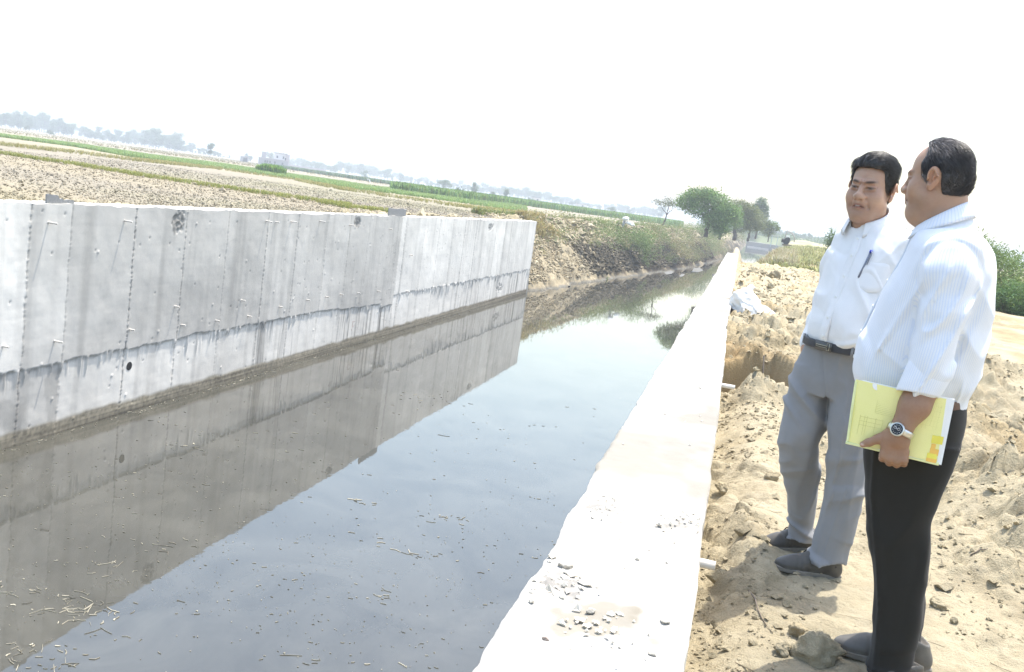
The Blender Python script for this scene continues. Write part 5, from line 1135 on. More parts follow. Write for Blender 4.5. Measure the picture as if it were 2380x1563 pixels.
def shoe(man, o, yaw, L=0.29, col=1.0, pitch=0.0, name='shoe', pointed=1.0):
    M = rotz(yaw)@roty(pitch); o = np.asarray(o, float); k = L/0.29
    T = lambda p: o+(np.asarray(p)*k)@M.T
    h = 0.004; v = Vol(np.arange(-.17, .2, h), np.arange(-.07, .07, h), np.arange(-.01, .15, h))
    v.ell((.090, 0, .032), (.066*pointed, .043, .036), .01); v.ell((.035, 0, .048), (.080, .042, .044), .02); v.ell((-.03, 0, .060), (.07, .039, .054), .02); v.cap((.01, 0, .075), (-.06, 0, .100), .030, .040, .02)
    v.ell((-.09, 0, .045), (.048, .037, .052), .02); v.cap((-.075, 0, .07), (-.078, 0, .098), .041, .042, .02)
    v.ell((-.075, 0, .118), (.05, .036, .028), .005, mode='s')
    v.box((0, 0, -.02), (.3, .2, .040), .002, mode='s')
    v.disp(lambda x, y, z: .0018*np.sin((x-.04)*260)*np.exp(-((x-.05)/.02)**2)*(z > .03)-.003*np.exp(-((x-.018+.25*(z-.06))/.0028)**2)*(z > .028)-.0022*np.exp(-((z-.032)/.0025)**2))
    V, Q = v.nets(2); tn = np.ones((len(V), 3))*col; tn *= (1+1.2*np.exp(-((V[:, 2]-.02)/.012)**2)*np.clip(fbm(V[:, 0]*30, V[:, 1]*30, 0, 2, 4)+.5, 0, 1))[:, None]
    sh = man.add(name, T(V), Q, LEATHER2, cols=tn)
    out = []; 
    for a in np.linspace(0, 2*np.pi, 48, endpoint=False):
        c, s_ = math.cos(a), math.sin(a); x = .012+.153*c*(pointed if c > 0 else 1); w = .048 if x > 0.02 else .042-.006*math.exp(-((x+.02)/.04)**2)
        out.append((x, np.sign(s_)*w*abs(s_)**.75))
    out = np.array(out); n = len(out); heel = out[:, 0] < -.055
    rows = [np.c_[out*.985, np.where(heel, 0, .009)], np.c_[out, np.where(heel, .004, .011)], np.c_[out, np.full(n, .025)], np.c_[out*.955, np.full(n, .029)]]
    V = np.concatenate(rows+[np.array([[0, 0, .008], [0, 0, .025]])]); F = []
    for r_ in range(3): F += [[r_*n+i, r_*n+(i+1) % n, (r_+1)*n+(i+1) % n, (r_+1)*n+i] for i in range(n)]
    T3 = [[4*n, (i+1) % n, i] for i in range(n)]+[[4*n+1, 3*n+i, 3*n+(i+1) % n] for i in range(n)]
    man.add('sole', T(V), [np.array(F), np.array(T3)], DUSTY, parent=sh, smooth=False)
    q = MB()
    for x in (-.004, .014, .032):
        q.tube(T([(x, -.029, .098-.62*x), (x+.004, -.010, .1125-.70*x), (x+.002, .010, .1125-.70*x), (x, .029, .098-.62*x)]), .0030*k, 6)
    q.tube(T([(.0, -.006, .117), (-.012, -.036, .108), (.008, -.050, .078)]), .0028*k, 6); q.tube(T([(.0, -.006, .117), (.018, -.040, .098), (.032, -.052, .068)]), .0028*k, 6)
    man.add('laces', np.concatenate(q.V), [np.concatenate([f for f in q.F if f.shape[1] == 4])], LEATHER2, parent=sh, cols=np.ones((sum(map(len, q.V)), 3))*.2)
    return sh
LEATHER2 = simple('worn shoe leather', (0.043, 0.040, 0.035), 0.5, 0.35, 25, 0.4, 0.15, 200, 0.001, tint=True)

def buttons(man, parent, pts, nrm, r=.0055):
    for p, d in zip(pts, nrm):
        d = np.asarray(d, float); d /= np.linalg.norm(d); q = MB(); p = np.asarray(p); q.tube([p-d*.001, p+d*.0022], r, 12)
        man.add('button', np.concatenate(q.V), [np.concatenate([f for f in q.F if f.shape[1] == 4]), np.concatenate([f for f in q.F if f.shape[1] == 3])], BUTTON, parent=parent, smooth=False)
def fold_fn(lst):
    """cloth creases: list of (dir (unit 3), across(3), freq_along, freq_across, amp, seed, mask fn)"""
    def fn(x, y, z):
        r = 0
        for dr, ac, f1, f2, amp, sd, mk in lst:
            u = x*dr[0]+y*dr[1]+z*dr[2]; w = x*ac[0]+y*ac[1]+z*ac[2]
            q = vn(u*f1+0.3*vn(x*9, y*9, z*9, sd+1), w*f2, 0.7*(x+y), sd)
            r = r+amp*(np.clip(1-np.abs(q)*2.2, 0, 1)-0.3)*mk(x, y, z)
        return r
    return fn
# ------------------------------------------------------------------ the man in the striped shirt (near, in profile)
m2 = Man((0.72, 3.16), ZG, '')
HO2 = np.array([-.167, .0, 1.589]); HM2 = rotz(-103)@rotx(6); HS2 = np.array([.97, .865, .955])
v = Vol(axis_((-.36, -.28, .006), (-.28, -.05, .0024), (-.05, .12, .006)), axis_((-.30, -.10, .0032), (-.10, .10, .0026), (.10, .28, .007)), axis_((-.03, .68, .012), (.68, .98, .0032), (.98, 1.42, .009), (1.42, 1.74, .0024)))
head(v, HO2, HM2, HS2, jowl=1.06, nose=1.02, ear=1.08)
v.chain([((-.128, 0, 1.53), .060), ((-.122, 0, 1.47), .061), ((-.115, 0, 1.39), .075)], .02); v.ell((-.185, 0, 1.475), (.045, .05, .035), .03)
v.loft([(1.40, -.10, 0, .09, .15, 2.2, 0), (1.33, -.09, 0, .11, .175, 2.2, 0), (1.15, -.11, 0, .14, .17, 2.2, 0), (1.0, -.12, 0, .15, .17, 2.2, 0), (.85, -.10, 0, .12, .15, 2.2, 0)], .03)
for sg, fx in ((-1, .0), (1, -.02)):
    v.chain([((-.09+fx, sg*.085, .86), .075), ((-.085+fx, sg*.09, .48), .05), ((-.02, sg*.095, .06), .035)], .02)
ARM = [((-.076, -.15, 1.365), .055), ((-.070, -.205, 1.08), .045), ((-.076, -.228, 1.00), .046), ((-.093, -.247, .92), .0435), ((-.117, -.268, .848), .0295)]
v.chain(ARM, .015); v.chain([((-.08, .15, 1.36), .055), ((-.07, .2, 1.08), .045), ((-.15, .2, .87), .03)], .015)
# hand: back of the palm to the camera, thumb along the folder, fingers hooked under its lower edge
v.cap((-.117, -.268, .845), (-.120, -.268, .815), .027, .026, .01, flat=((1, 0, 0), 1.25))
v.box((-.1205, -.2685, .785), (.036, .0125, .038), .012, roty(-3), .012)
v.cap((-.142, -.262, .825), (-.146, -.262, .790), .017, .015, .014)
kn = [(-.150, .758, .0105), (-.129, .751, .0110), (-.108, .750, .0105), (-.089, .756, .0092)]
for i, (x, z, r_) in enumerate(kn):
    dy = (.002, .0, .001, .004)[i]; ln = (.95, 1.06, 1.0, .8)[i]
    v.chain([((x, -.268, z+.03), r_*.95), ((x, -.266+dy, z), r_*1.02), ((x-.001, -.243+dy, z-.014), r_*.95), ((x-.002, -.214, z-.012-.004*ln), r_*.9), ((x-.003, -.205, z+.014*ln), r_*.8)], .006)
    v.ell((x, -.276, z+.004), (.008, .005, .009), .008)
v.chain([((-.143, -.260, .826), .0165), ((-.172, -.262, .803), .0135), ((-.196, -.260, .786), .0115), ((-.2115, -.256, .7755), .0095)], .008)
v.ell((-.2125, -.2655, .7765), (.007, .003, .0055), .002)
V, Q = v.nets(1)
base2 = (.40, .245, .160)
c2 = head_tint(V, HO2, HM2, HS2, base2)
low = V[:, 2] < 1.3; c2[low] = np.array([.30, .175, .11])
nail = np.exp(-np.square((V-np.array([-.2135, -.2675, .7765]))/np.array([.0068, .004, .005])).sum(1)**2); c2 = c2*(1-nail[:, None])+nail[:, None]*np.array([.50, .36, .30])
man2 = mesh_np('person', V, Q, SKIN, cols=c2); m2.put(man2)
tag(man2, 'man in profile in a pale striped shirt and black trousers holding a yellow folder', 'person')
# hair: receding on top, dark at the back, grey sideburn
def allow2(x, y, z):
    yf = np.interp(z, [-.08, -.024, -.022, .02, .045, .075, .10, .125], [.036, .030, -.032, -.036, -.038, -.024, -.020, -.032])
    zb = np.interp(y, [-.06, -.010, -.006, .030, .036, .07, .12], [-.022, -.022, .030, .036, -.045, -.062, -.066])
    return np.maximum(yf-y, zb-z)
def lift2(x, y, z): return .004+.007*sst(z, .06, .12)+.005*sst(y, .015, .04)*(1-sst(z, .05, .08))
def comb2(p): s_ = sst(np.abs(p[:, 0]), .03, .06); return np.stack([.3*np.sign(p[:, 0])*(1-s_), .9-.25*s_, -.15-.75*s_], 1)
capc2 = lambda L: np.array([.050, .045, .043])*(1+3.2*sst(L[:, 2], .055, .09)*sst(-L[:, 1], -.095, -.03)+9*np.exp(-((L[:, 1]+.026)/.013)**2-((L[:, 2])/.03)**2))[:, None]  # crown paler: thinning grey hair, plus sunlight put into the colour
def strc2(P, g_):
    top = sst(P[:, 2], .052, .088)*sst(-P[:, 1], -.095, -.03); side = np.exp(-((P[:, 1]+.026)/.012)**2-(P[:, 2]/.03)**2)  # crown strands carry the same greying and painted sunlight
    f = np.where(g_.random(len(P)) < .3+.4*top+.9*side, 1, 0)
    return np.array([.044, .040, .039])*(1+f*g_.uniform(.5, 5, len(P))*(.3+1.3*top+side*1.8))[:, None]
hair_mesh(m2, HO2, HM2, HS2, allow2, lift2, None, 21, comb2, 14000, capc2, strc2, (.018, .036), .003, .007)
# shirt
STRIPED = cloth('pale blue striped shirt cotton', (.72, .73, .75), .85, 900, ((.60, .64, .73), .0070))
v = Vol(np.arange(-.34, .11, .0042), np.arange(-.31, .27, .0046), np.arange(.885, 1.50, .0046))
v.loft([(1.495, -.106, 0, .052, .058, 2, 0), (1.47, -.110, 0, .068, .072, 2, 0), (1.445, -.110, 0, .082, .100, 2, 0), (1.42, -.102, 0, .102, .150, 2.1, 0), (1.395, -.095, 0, .114, .182, 2.2, 0), (1.35, -.090, 0, .128, .196, 2.3, 0), (1.285, -.094, 0, .145, .198, 2.3, 0), (1.214, -.102, 0, .160, .195, 2.3, 0), (1.157, -.110, 0, .170, .193, 2.3, 0), (1.09, -.116, 0, .179, .194, 2.3, 0), (1.04, -.121, 0, .182, .195, 2.3, 0), (1.0, -.122, 0, .180, .193, 2.3, 0), (.965, -.122, 0, .172, .188, 2.3, 0), (.935, -.123, 0, .160, .180, 2.3, 0), (.89, -.118, 0, .148, .170, 2.3, 0)], .01)
SL = [((-.076, -.150, 1.368), .074), ((-.073, -.178, 1.30), .0745), ((-.068, -.203, 1.20), .0655), ((-.066, -.216, 1.10), .0600), ((-.072, -.226, 1.035), .0595), ((-.082, -.238, .985), .0545)]
v.chain(SL, .022); v.chain([((-.08, .145, 1.365), .074), ((-.07, .195, 1.2), .065), ((-.08, .205, 1.03), .058), ((-.13, .2, .93), .05)], .022)
v.cap((.0, .0, 1.15), (-.25, 0, 1.15), .001, k=.001)
one = lambda x, y, z: 1.0
sl_m = lambda x, y, z: sst(-y, .150, .19)
to_m = lambda x, y, z: (1-sst(-y, .165, .2))
F_ = fold_fn([((.55, 0, -.83), (.83, 0, .55), 3.0, 12, .016, 101, lambda x, y, z: to_m(x, y, z)*sst(x, -.08, .0)),
              ((.3, 0, -.95), (.95, .2, .3), 3.5, 15, .010, 107, lambda x, y, z: to_m(x, y, z)*sst(-x, .1, .25)*sst(1.35-z, 0, .15)),
              ((-.35, 0, -.93), (.93, 0, -.35), 4.5, 20, .013, 113, lambda x, y, z: sl_m(x, y, z)),
              ((.9, 0, -.4), (.4, 0, .9), 4, 16, .012, 119, lambda x, y, z: sl_m(x, y, z)*np.exp(-((z-1.07)/.07)**2)),
              ((0, 0, 1), (1, .6, 0), 6, 24, .006, 127, lambda x, y, z: to_m(x, y, z)*sst(1.02-z, 0, .06))])
v.disp(F_)
v.disp(lambda x, y, z: -.005*np.exp(-((np.hypot(x+.075, (z-1.31)*.85)-.083)/.009)**2)*sst(-y, .10, .15)*sst(z, 1.20, 1.27))   # armhole seam
v.disp(lambda x, y, z: -.016*np.exp(-((x-.012-(z-1.2)*.25)/.014)**2)*sst(-y, .1, .16)*sst(1.34-z, 0, .05)*sst(z-1.0, 0, .08))   # gap between sleeve and back
V, Q = v.nets(1)
ap = np.array([p for p, _ in SL]); seg_d = np.min([np.linalg.norm(V-(a_+(b_-a_)*np.clip(((V-a_)@(b_-a_))/((b_-a_)@(b_-a_)), 0, 1)[:, None]), axis=1) for a_, b_ in zip(ap[:-1], ap[1:])], 0)
isl = (seg_d < .088) & (V[:, 1] < -.145)
axx = np.interp(V[:, 2], ap[::-1, 2], ap[::-1, 0]); axy = np.interp(V[:, 2], ap[::-1, 2], ap[::-1, 1])
st_s = np.arctan2(V[:, 0]-axx, -(V[:, 1]-axy))*.064; st_t = np.arctan2(V[:, 1], V[:, 0]+.11)*.19
shirt2 = m2.add('shirt', V, Q, STRIPED, cols=np.ones((len(V), 3)), attrs={'stripe': np.where(isl, st_s, st_t)})
collar(m2, shirt2, (-.134, 0), .062, .066, lambda p: 1.490-.046*np.cos(p), 180, R(24), STRIPED, .045, .006, .026)
# rolled cuff
ax0 = np.array([-.071, -.226, 1.045]); ax1 = np.array([-.0935, -.246, .955]); d_ = (ax1-ax0); L_ = np.linalg.norm(d_); d_ /= L_
u_ = np.cross(d_, (0, 1, 0)); u_ /= np.linalg.norm(u_); w_ = np.cross(d_, u_); n = 56; ph = np.linspace(0, 2*np.pi, n)
rows = []
for t_, r_ in ((.00, .060), (.01, .0665), (.03, .067), (.06, .0655), (.088, .063), (.094, .0615), (.094, .058), (.075, .050)):
    dl = -.016*np.sin(ph+.5)*min(1, t_/.03) if t_ < .05 else -.014*np.cos(ph)
    rows.append(ax0+d_*(t_+dl)[:, None]+(r_*(1+.03*np.sin(3*ph+t_*30))*np.cos(ph))[:, None]*u_*.93+(r_*np.sin(ph))[:, None]*w_*.85)
V = np.stack(rows); m2.add('rolled_cuff', V.reshape(-1, 3), grid_faces(len(rows), n), STRIPED, parent=shirt2, cols=np.ones((V.size//3, 3)), attrs={'stripe': np.concatenate([np.arange(n)/n*.4+k*.0028 for k in range(len(rows))])})
fx = lambda z: np.interp(z, [.94, .96, 1.0, 1.04, 1.09, 1.157, 1.214, 1.285, 1.35, 1.395, 1.42, 1.445], [-.287, -.298, -.304, -.3055, -.2975, -.2825, -.2645, -.2415, -.2205, -.2115, -.206, -.194])
zz = np.linspace(.945, 1.415, 40); rows = [np.stack([fx(zz)+ox, np.full(40, yy), zz], -1) for ox, yy in ((.004, -.0195), (-.0016, -.019), (-.0026, -.017), (-.0026, .012), (.003, .013))]
V = np.stack(rows); m2.add('button_placket', V.reshape(-1, 3), grid_faces(5, 40), STRIPED, parent=shirt2, cols=np.ones((200, 3)), attrs={'stripe': np.tile(np.array([.002, 0, .004, .008, .01])[:, None], (1, 40)).ravel()})
zb = [1.425, 1.35, 1.262, 1.175, 1.09, 1.005]; buttons(m2, shirt2, [(fx(z)-.0035, -.006, z) for z in zb], [(-1, -.15, 0)]*6)
# trousers
BLACKCLOTH = cloth('black trouser cloth', (.021, .0195, .0165), .9, 700, None, .1)
v = Vol(np.arange(-.31, .11, .0055), np.arange(-.22, .24, .0055), np.arange(-.01, .965, .0055))
v.loft([(.955, -.118, 0, .151, .173, 2.3, 0), (.90, -.098, 0, .147, .175, 2.3, 0), (.85, -.090, 0, .145, .178, 2.3, 0), (.79, -.088, 0, .140, .178, 2.4, 0), (.73, -.088, 0, .131, .170, 2.5, 0)], .012)
near = [(.80, -.082, -.09, .135, .088, 2.3, 0), (.72, -.088, -.09, .130, .088, 2.3, 0), (.65, -.090, -.09, .114, .085, 2.2, 0), (.60, -.086, -.09, .104, .082, 2.2, 0), (.55, -.080, -.09, .092, .078, 2.1, 0), (.46, -.062, -.09, .090, .074, 2.1, 0), (.37, -.045, -.092, .078, .070, 2.1, 0), (.32, -.036, -.093, .071, .068, 2.1, 0), (.23, -.025, -.094, .067, .066, 2.1, 0), (.16, -.018, -.095, .064, .065, 2.1, 0), (.09, -.016, -.096, .070, .067, 2.1, 0), (.025, -.013, -.097, .073, .069, 2.1, 0)]
v.loft(near, .02)
v.loft([(z, cx-(.012 if z > .3 else -.006), .09, rx*.95, ry, n_, y_) for z, cx, cy, rx, ry, n_, y_ in near], .02)
v.disp(fold_fn([((0, 0, 1), (1, .3, 0), 2.5, 14, .012, 201, lambda x, y, z: sst(.75-z, 0, .1)), ((.8, 0, .6), (-.6, 0, .8), 4, 13, .014, 207, lambda x, y, z: np.exp(-((z-.5)/.10)**2)), ((1, 0, .2), (-.2, 0, 1), 4, 20, .013, 211, lambda x, y, z: sst(.2-z, 0, .1))]))
v.disp(lambda x, y, z: .007*np.exp(-((x-np.interp(z, [.05, .25, .46, .6, .9], [-.060, -.078, -.128, -.165, -.20]))/.006)**2)*sst(-y, .07, .11))
V, Q = v.nets(1); m2.add('trousers', V, Q, BLACKCLOTH, cols=np.ones((len(V), 3)))
def sec2(ph, z, o): return np.stack([-.112+(.150+o)*np.sign(np.cos(ph))*np.abs(np.cos(ph))**.87, (.174+o)*np.sign(np.sin(ph))*np.abs(np.sin(ph))**.87, np.full(len(ph), z)], -1)
BROWNB = simple('brown belt leather', (.11, .062, .045), .5, .2, 40)
V, F = ringband(sec2, .905, .938, .002); m2.add('belt', V, F, BROWNB)
shoe(m2, (.0, -.14, -.03), 180+62, .30, 1.3, name='shoe', pointed=1.12); shoe(m2, (-.035, .06, 0), 180+8, .30, 2.6, name='shoe', pointed=1.12)
# wristwatch
wc = np.array([-.1165, -.2675, .843]); wd = np.array([-.19, -.12, -.60]); wd /= np.linalg.norm(wd)
wu = np.cross(wd, (0, 1, 0)); wu /= np.linalg.norm(wu); ww = np.cross(wd, wu)      # wu sideways, ww front/back
n = 40; ph = np.linspace(0, 2*np.pi, n*3, endpoint=True); rows = []
seg_ = .0010*(np.cos(ph*20) > -.7)
for dz, r_ in ((-.0095, 0), (-.010, .0016), (-.004, .0026), (.004, .0026), (.010, .0016), (.0095, 0)):
    rows.append(wc+wd*dz+((.0345+r_+seg_*(r_ > 0))*np.cos(ph))[:, None]*wu+((.0305+r_+seg_*(r_ > 0))*np.sin(ph))[:, None]*ww)
V = np.stack(rows); watch = m2.add('wristwatch', V.reshape(-1, 3), grid_faces(6, len(ph)), STEEL, cols=np.ones((V.size//3, 3)))
fd = -ww if (-ww)[1] < 0 else ww
fd = fd+np.array([-.28, 0, .05]); fd /= np.linalg.norm(fd); fc = wc+fd*.0325
fu = np.cross(fd, wd); fu /= np.linalg.norm(fu); fv = np.cross(fd, fu)
def disc(name, c, r0, prof, mat, parent, n=40):
    a_ = np.linspace(0, 2*np.pi, n, endpoint=False); rr = [c+fd*h_+((r0*k)*np.cos(a_))[:, None]*fu+((r0*k)*np.sin(a_))[:, None]*fv for h_, k in prof]
    V = np.concatenate(rr+[(c+fd*prof[-1][0])[None]]); F = []
    for k in range(len(prof)-1): F += [[k*n+i, k*n+(i+1) % n, (k+1)*n+(i+1) % n, (k+1)*n+i] for i in range(n)]
    b_ = (len(prof)-1)*n; return m2.add(name, V, [np.array(F), np.array([[b_+i, b_+(i+1) % n, len(V)-1] for i in range(n)])], mat, parent=parent, smooth=False)
disc('case', fc, .0205, ((-.006, .9), (-.002, 1), (.004, 1), (.0062, .93), (.0065, .82), (.0052, .80)), STEEL, watch)
DIAL = simple('black dial', (.02, .022, .028), .25)
disc('dial', fc, .0164, ((.0050, 1), (.0056, 1), (.0057, .98)), DIAL, watch)
q = MB()
for k in range(12):
    a_ = k*math.pi/6; p_ = fc+fd*.0060+(math.cos(a_)*fu+math.sin(a_)*fv)*.0132; q.tube([p_, p_-(math.cos(a_)*fu+math.sin(a_)*fv)*.0026], .0007, 6)
for a_, l_ in ((.9, .0085), (2.6, .012)): q.tube([fc+fd*.0062, fc+fd*.0062+(math.cos(a_)*fu+math.sin(a_)*fv)*l_], .0006, 6)
for cx_ in (-.0065, .004): 
    a_ = np.linspace(0, 2*np.pi, 16); q.tube([fc+fd*.0061+fu*(cx_+.0036*math.cos(t_))+fv*(.002+.0036*math.sin(t_)) for t_ in a_], .0005, 5)
m2.add('watch_hands', np.concatenate(q.V), [np.concatenate([f for f in q.F if f.shape[1] == 4])], STEEL, parent=watch)
# ---- the yellow folder he holds (a thing of its own), with papers, tabs and a slide binder
YEL = NT('translucent yellow plastic'); YEL.p(Base_Color=YEL.mix((.80, .77, .30), (.84, .80, .36), YEL.noise(25, 4)), Roughness=.35, Alpha=1.0); YEL = YEL.m
PAPER = simple('white paper', (.80, .80, .80), .8, .03)
def wq(p): return m2.world(p)
fold = empty('document_folder', wq((-.13, -.235, .762)), 'yellow plastic folder of papers with sticky tabs held against the black trousers', 'folder')
def fq(name, pts, y, th, mat, bend=.012, nx=26, nz=18, lab=None, col=(1, 1, 1), parent=None):
    """bowed rectangular sheet given its 4 corners (x, z): TL TR BR BL"""
    TL, TR, BR, BL = [np.array(p) for p in pts]; a = np.linspace(0, 1, nx)[:, None, None]; b = np.linspace(0, 1, nz)[None, :, None]
    xz = (TL*(1-a)+TR*a)*(1-b)+(BL*(1-a)+BR*a)*b
    yy = y-bend*np.sin(np.pi*a[..., 0])*(1-b[..., 0]*.4)+0*b[..., 0]
    fr = np.stack([xz[..., 0], yy, xz[..., 1]], -1); bk = fr+np.array([0, th, 0]); V = np.concatenate([fr.reshape(-1, 3), bk.reshape(-1, 3)])
    G = grid_faces(nx, nz); n = nx*nz; F = [G, G[:, ::-1]+n]
    bd = [i*nz for i in range(nx)]+[(nx-1)*nz+j for j in range(1, nz)]+[i*nz+nz-1 for i in range(nx-2, -1, -1)]+[j for j in range(nz-2, 0, -1)]
    F.append(np.array([[bd[i], bd[(i+1) % len(bd)], bd[(i+1) % len(bd)]+n, bd[i]+n] for i in range(len(bd))]))
    Vw = np.array([wq(p) for p in V])-np.array(fold.location)
    o = mesh_np(name, Vw, F, mat, smooth=False, cols=np.tile(col, (len(V), 1))); o.parent = parent or fold
    return o
fq('back_cover', ((-.262, .958), (.004, .954), (.006, .764), (-.255, .766)), -.222, .0015, YEL)
fq('papers', ((-.250, .962), (.008, .960), (.009, .762), (-.247, .768)), -.231, .008, PAPER)
fc_ = fq('front_cover', ((-.268, .962), (-.014, .957), (-.004, .768), (-.256, .770)), -.2345, .0012, YEL)
BIND = simple('pale green slide binder', (.72, .76, .40), .3)
q = MB(); 
for a_, b_, r_ in (((-.262, -.233, .766), (.002, -.233, .7635), .0048),):
    q.tube([wq(a_), (wq(a_)+wq(b_))/2-np.array([0, 0, 0]), wq(b_)], r_, 10)
o = q.build('slide_binder', BIND, fold, loc=None, smooth=True); o.location = -np.array(fold.location)
q = MB(); q.tube([wq((-.266, -.2345, .957)), wq((-.262, -.240, .87)), wq((-.257, -.236, .772))], .0040, 8); o = q.build('spine_edge', BIND, fold); o.location = -np.array(fold.location)
TAB1 = simple('yellow tab', (.82, .72, .12), .6); TAB2 = simple('orange tab', (.85, .52, .12), .6)
def bendy(x): a_ = (x+.268)/.254; return -.2345-.012*math.sin(math.pi*min(max(a_, 0), 1))*.8
for x0, x1, z0, z1, mt in ((-.030, -.013, .822, .845, TAB1), (-.014, .0, .822, .846, TAB1), (-.028, -.016, .803, .820, TAB2), (-.029, -.005, .787, .806, TAB2), (-.034, -.008, .776, .791, TAB1), (-.034, -.006, .765, .778, TAB2)):
    y_ = min(bendy(x0), bendy(x1))-.0013-.0004*(mt is TAB1)
    fq('sticky_tab', ((x0, z1), (x1, z1), (x1, z0), (x0, z0)), y_, .0004, mt, 0, 3, 3)
# thumb notch (white paper showing) and faint plan lines under the cover
NOTE = simple('paper notch', (.82, .82, .83), .8)
a_ = np.linspace(np.pi, 2*np.pi, 20); V = [(-.205+.0135*math.cos(t_), .9605+.0175*math.sin(t_)) for t_ in a_]; c0 = (-.205, .9605)
Vw = np.array([wq((x, bendy(-.205)-.0015, z)) for x, z in V+[c0]])-np.array(fold.location)
mesh_np('thumb_notch', Vw, np.array([[i, i+1, 20] for i in range(19)]), NOTE, parent=fold, smooth=False)
INK = simple('faint drawing lines', (.66, .64, .26), .5)
q = MB(); L0 = np.array(fold.location)
def ln(x0, z0, x1, z1, r_=.0004):
    k_ = 6; q.tube([wq((x0+(x1-x0)*t_, bendy(x0+(x1-x0)*t_)-.0004-.0016*abs(0), z0+(z1-z0)*t_)) for t_ in np.linspace(0, 1, k_)], r_, 4)
for z_ in np.linspace(.925, .875, 11): ln(-.195, z_, -.145, z_-.001)
for z_ in (.855, .842, .83): ln(-.235, z_, -.17, z_+.001)
for x_ in (-.235, -.222, -.215, -.19, -.17): ln(x_, .86, x_, .80)
ln(-.196, .93, -.196, .875); ln(-.143, .93, -.143, .875); ln(-.035, .94, -.043, .87, .0006); ln(-.039, .94, -.035, .94, .0006)
for x_ in (-.075, -.06, -.05, -.03, -.022): ln(x_, .935, x_-.004, .86)
for z_ in (.93, .915, .90, .885, .87): ln(-.078, z_, -.02, z_)
o = q.build('plan_lines', INK, fold); o.location = -L0; o['kind'] = 'stuff'
# ------------------------------------------------------------------ the man in the plain white shirt (turned to the camera)
m1 = Man((0.53, 4.08), ZG, '')
HO1 = np.array([-.056, -.005, 1.585]); HM1 = rotz(-21)@rotx(2)@roty(1.5); HS1 = np.array([1.03, 1.02, 1.06])
v = Vol(axis_((-.30, -.17, .007), (-.17, .065, .0026), (.065, .32, .008)), axis_((-.24, -.14, .008), (-.14, .13, .0027), (.13, .26, .008)), axis_((-.04, 1.40, .011), (1.40, 1.73, .0025)))
head(v, HO1, HM1, HS1, jowl=1.0, nose=1.22, grim=1.0)
v.chain([((-.048, .02, 1.50), .064), ((-.035, .02, 1.44), .066), ((-.01, .02, 1.36), .08)], .02)
v.loft([(1.37, 0, 0, .15, .085, 2.2, -40), (1.28, 0, 0, .165, .10, 2.2, -40), (1.1, -.02, -.01, .165, .125, 2.2, -40), (1.0, -.025, -.02, .165, .125, 2.2, -40), (.84, -.03, 0, .14, .11, 2.2, -30)], .03)
v.chain([((-.12, .02, .83), .07), ((-.145, .0, .52), .04), ((-.118, .06, .36), .032), ((-.09, .14, .15), .028), ((-.08, .155, .06), .03)], .02); v.chain([((.03, -.05, .83), .075), ((.045, -.08, .52), .045), ((.052, -.08, .06), .034)], .02)
v.chain([((-.10, .095, 1.36), .05), ((-.145, .13, 1.09), .04), ((-.178, .055, .955), .033), ((-.183, .03, .905), .029), ((-.16, .0, .85), .035)], .015)
v.chain([((.12, -.09, 1.36), .05), ((.18, -.10, 1.09), .04), ((.18, -.13, .92), .032), ((.18, -.14, .83), .036)], .015)
for k in range(4): v.chain([((.165+.012*k, -.145+.01*k, .82), .010), ((.165+.012*k, -.15+.01*k, .775), .009), ((.163+.012*k, -.14+.01*k, .745), .008)], .005)
V, Q = v.nets(1)
base1 = (.43, .265, .180)
c1 = head_tint(V, HO1, HM1, HS1, base1, lips=(.70, .50, .50), teeth=True, tilt=.16, eyeh=.0020, droop=7.0)
man1 = mesh_np('person', V, Q, SKIN, cols=c1); m1.put(man1)
tag(man1, 'man with thick black hair squinting at the camera in plain white shirt and grey trousers', 'person')
def allow1(x, y, z):
    yf = np.interp(z, [-.08, -.030, -.028, .02, .055, .070, .080, .088], [.040, .034, -.026, -.036, -.050, -.058, -.085, -.14])
    yf = yf+np.where(z > .05, 60*np.clip(.035-np.abs(x), -.05, .035)*0, 0)
    zb = np.interp(y, [-.06, -.010, -.006, .030, .036, .07, .12], [-.028, -.028, .028, .034, -.04, -.055, -.06])
    zf = np.where(y < -.045, .077-.10*np.maximum(np.abs(x)-.05, 0), -1)
    return np.maximum(np.maximum(yf-y, zb-z), zf-z)
def lift1(x, y, z): return .004+.015*sst(z, .05, .11)+.008*sst(-y, .0, .08)*sst(z, .06, .1)+.004*vn(x*45, y*28, z*45, 4)*sst(z, .03, .07)
def comb1(p): s_ = sst(np.abs(p[:, 0]), .035, .06); f = sst(-p[:, 1], .03, .08); return np.stack([.65*(1-s_)+.2*s_*np.sign(p[:, 0]), .55*(1-s_)+.75*s_, .5*f-.6*s_], 1)
hair_mesh(m1, HO1, HM1, HS1, allow1, lift1, None, 41, comb1, 12000, lambda L: np.tile([.024, .023, .023], (len(L), 1)), lambda P, g_: np.array([.024, .023, .023])*g_.uniform(.6, 2.6, len(P))[:, None], (.018, .034), .004, .006)
fdir = np.array([-math.sin(R(40)), -math.cos(R(40))]); ldir = np.array([math.cos(R(40)), -math.sin(R(40))])
WHITEC = cloth('white shirt cotton', (.74, .735, .73), .85, 900)
v = Vol(np.arange(-.27, .30, .0047), np.arange(-.25, .25, .0047), np.arange(.87, 1.52, .0047))
